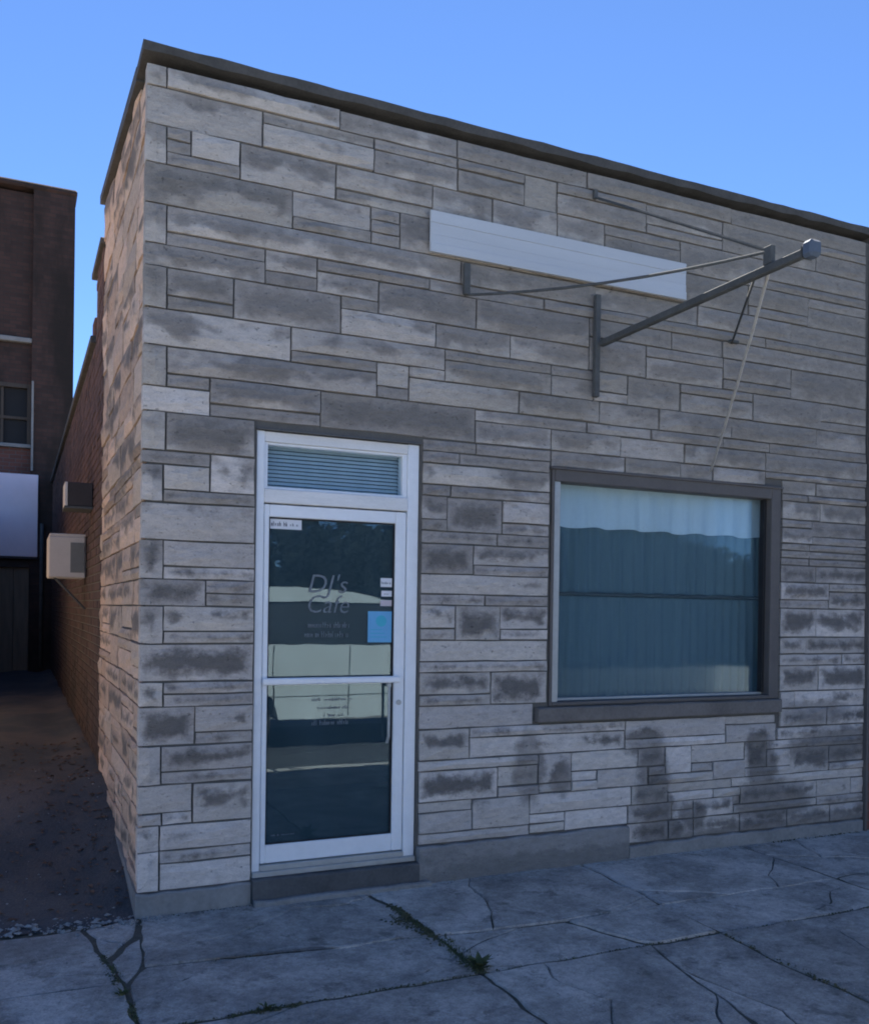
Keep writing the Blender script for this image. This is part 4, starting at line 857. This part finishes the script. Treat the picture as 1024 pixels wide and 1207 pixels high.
for yy, s_ in ((-6.062, 1), (-7.888, -1)):
    for (xb, xt, wd_) in ((1.06, 1.20, .10), (2.02, 2.06, .09), (4.56, 3.90, .09)):
        m_.add([(xb, yy+.004*s_, 1.2), (xb+wd_, yy+.004*s_, 1.2), (xt+wd_, yy-.136*s_, 1.745), (xt, yy-.136*s_, 1.745), (xb, yy-.03*s_, 1.2), (xb+wd_, yy-.03*s_, 1.2), (xt+wd_, yy-.17*s_, 1.745), (xt, yy-.17*s_, 1.745)], [(0, 1, 2, 3), (4, 7, 6, 5), (0, 4, 5, 1), (1, 5, 6, 2), (2, 6, 7, 3), (3, 7, 4, 0)])
m_.build('pillars', 'carpaint', car)
for xx in (1.92, 4.86):
    for yy in (-6.17, -7.78):
        m_ = MB(); m_.tube([(xx, yy-.12, .235), (xx, yy+.10, .235)], .365, 24); wh = m_.build('wheel', 'rubber', car)
        m_ = MB(); m_.tube([(xx, yy-.125, .235), (xx, yy+.105, .235)], .22, 16); m_.build('rim', 'alu_dull', wh)
for yy in (-6.3, -7.65):
    m_ = MB(); m_.bbox((5.80, yy-.14, .78), (5.90, yy+.14, .92), .02); m_.build('headlight', 'lamp', car)
m_ = MB(); m_.bbox((1.55, -6.0515, .545), (4.4, -6.047, .555), .001); m_.bbox((2.3, -6.052, .28), (2.312, -6.044, 1.19), .001); m_.bbox((3.3, -6.052, .28), (3.312, -6.044, 1.19), .001); m_.build('door_lines', 'rubber', car)
rt_ = random.Random(21)
cr = MB()
for i in range(3600):
    while True:
        v = Vector((rt_.uniform(-1, 1), rt_.uniform(-1, 1), rt_.uniform(-1, 1)))
        if v.length < 1 and (v.length > .55 or rt_.random() < .3): break
    c_ = Vector((v.x*1.9, v.y*1.7, v.z*1.75+2.75)); a = Vector((rt_.gauss(0, 1), rt_.gauss(0, 1), rt_.gauss(0, 1))).normalized(); b_ = a.orthogonal().normalized(); d_ = a.cross(b_); s_ = rt_.uniform(.08, .17)
    cr.add([c_+b_*s_, c_+d_*s_*.6, c_-b_*s_, c_-d_*s_*.6], [(0, 1, 2, 3)])
cme = cr.mesh('crown', 'foliage'); tr_ = MB(); tr_.tube([(0, 0, -.2), (.05, 0, 1.0), (0, .05, 2.4)], [.16, .12, .07], 8); tme = tr_.mesh('trunk', 'bark')
hg = MB()  # added hedge, fills the bright gap below the trees in reflections
for i in range(5200):
    c_ = Vector((rt_.uniform(-8, 44), -21.2+rt_.gauss(0, .5), rt_.uniform(-.1, 2.1)+.2*math.sin(i))); a = Vector((rt_.gauss(0, 1), rt_.gauss(0, 1), rt_.gauss(0, 1))).normalized(); b_ = a.orthogonal().normalized(); d_ = a.cross(b_); s_ = rt_.uniform(.12, .3)
    hg.add([c_+b_*s_, c_+d_*s_*.6, c_-b_*s_, c_-d_*s_*.6], [(0, 1, 2, 3)])
hg.box((-9, -22.6, -.2), (45, -22.3, 2.2)); tag(hg.build('hedge', 'foliage'), 'dark hedge below the trees across the road, added to darken the reflection', 'hedge')
for i in range(24):
    x = -6+i*2.0+rt_.uniform(-.3, .3)
    t_ = thing('tree', 'dark bushy tree in the row across the road, seen only in the glass', 'tree', (x, -20+rt_.uniform(-1.2, .8), -.15), 'trees across the road')
    t_.rotation_euler.z = rt_.uniform(0, 6.28); k = rt_.uniform(.93, 1.10); t_.scale = (k, k, k)
    for nm, me_ in (('crown', cme), ('trunk', tme)):
        o = bpy.data.objects.new(nm, me_); col.objects.link(o); o.parent = t_
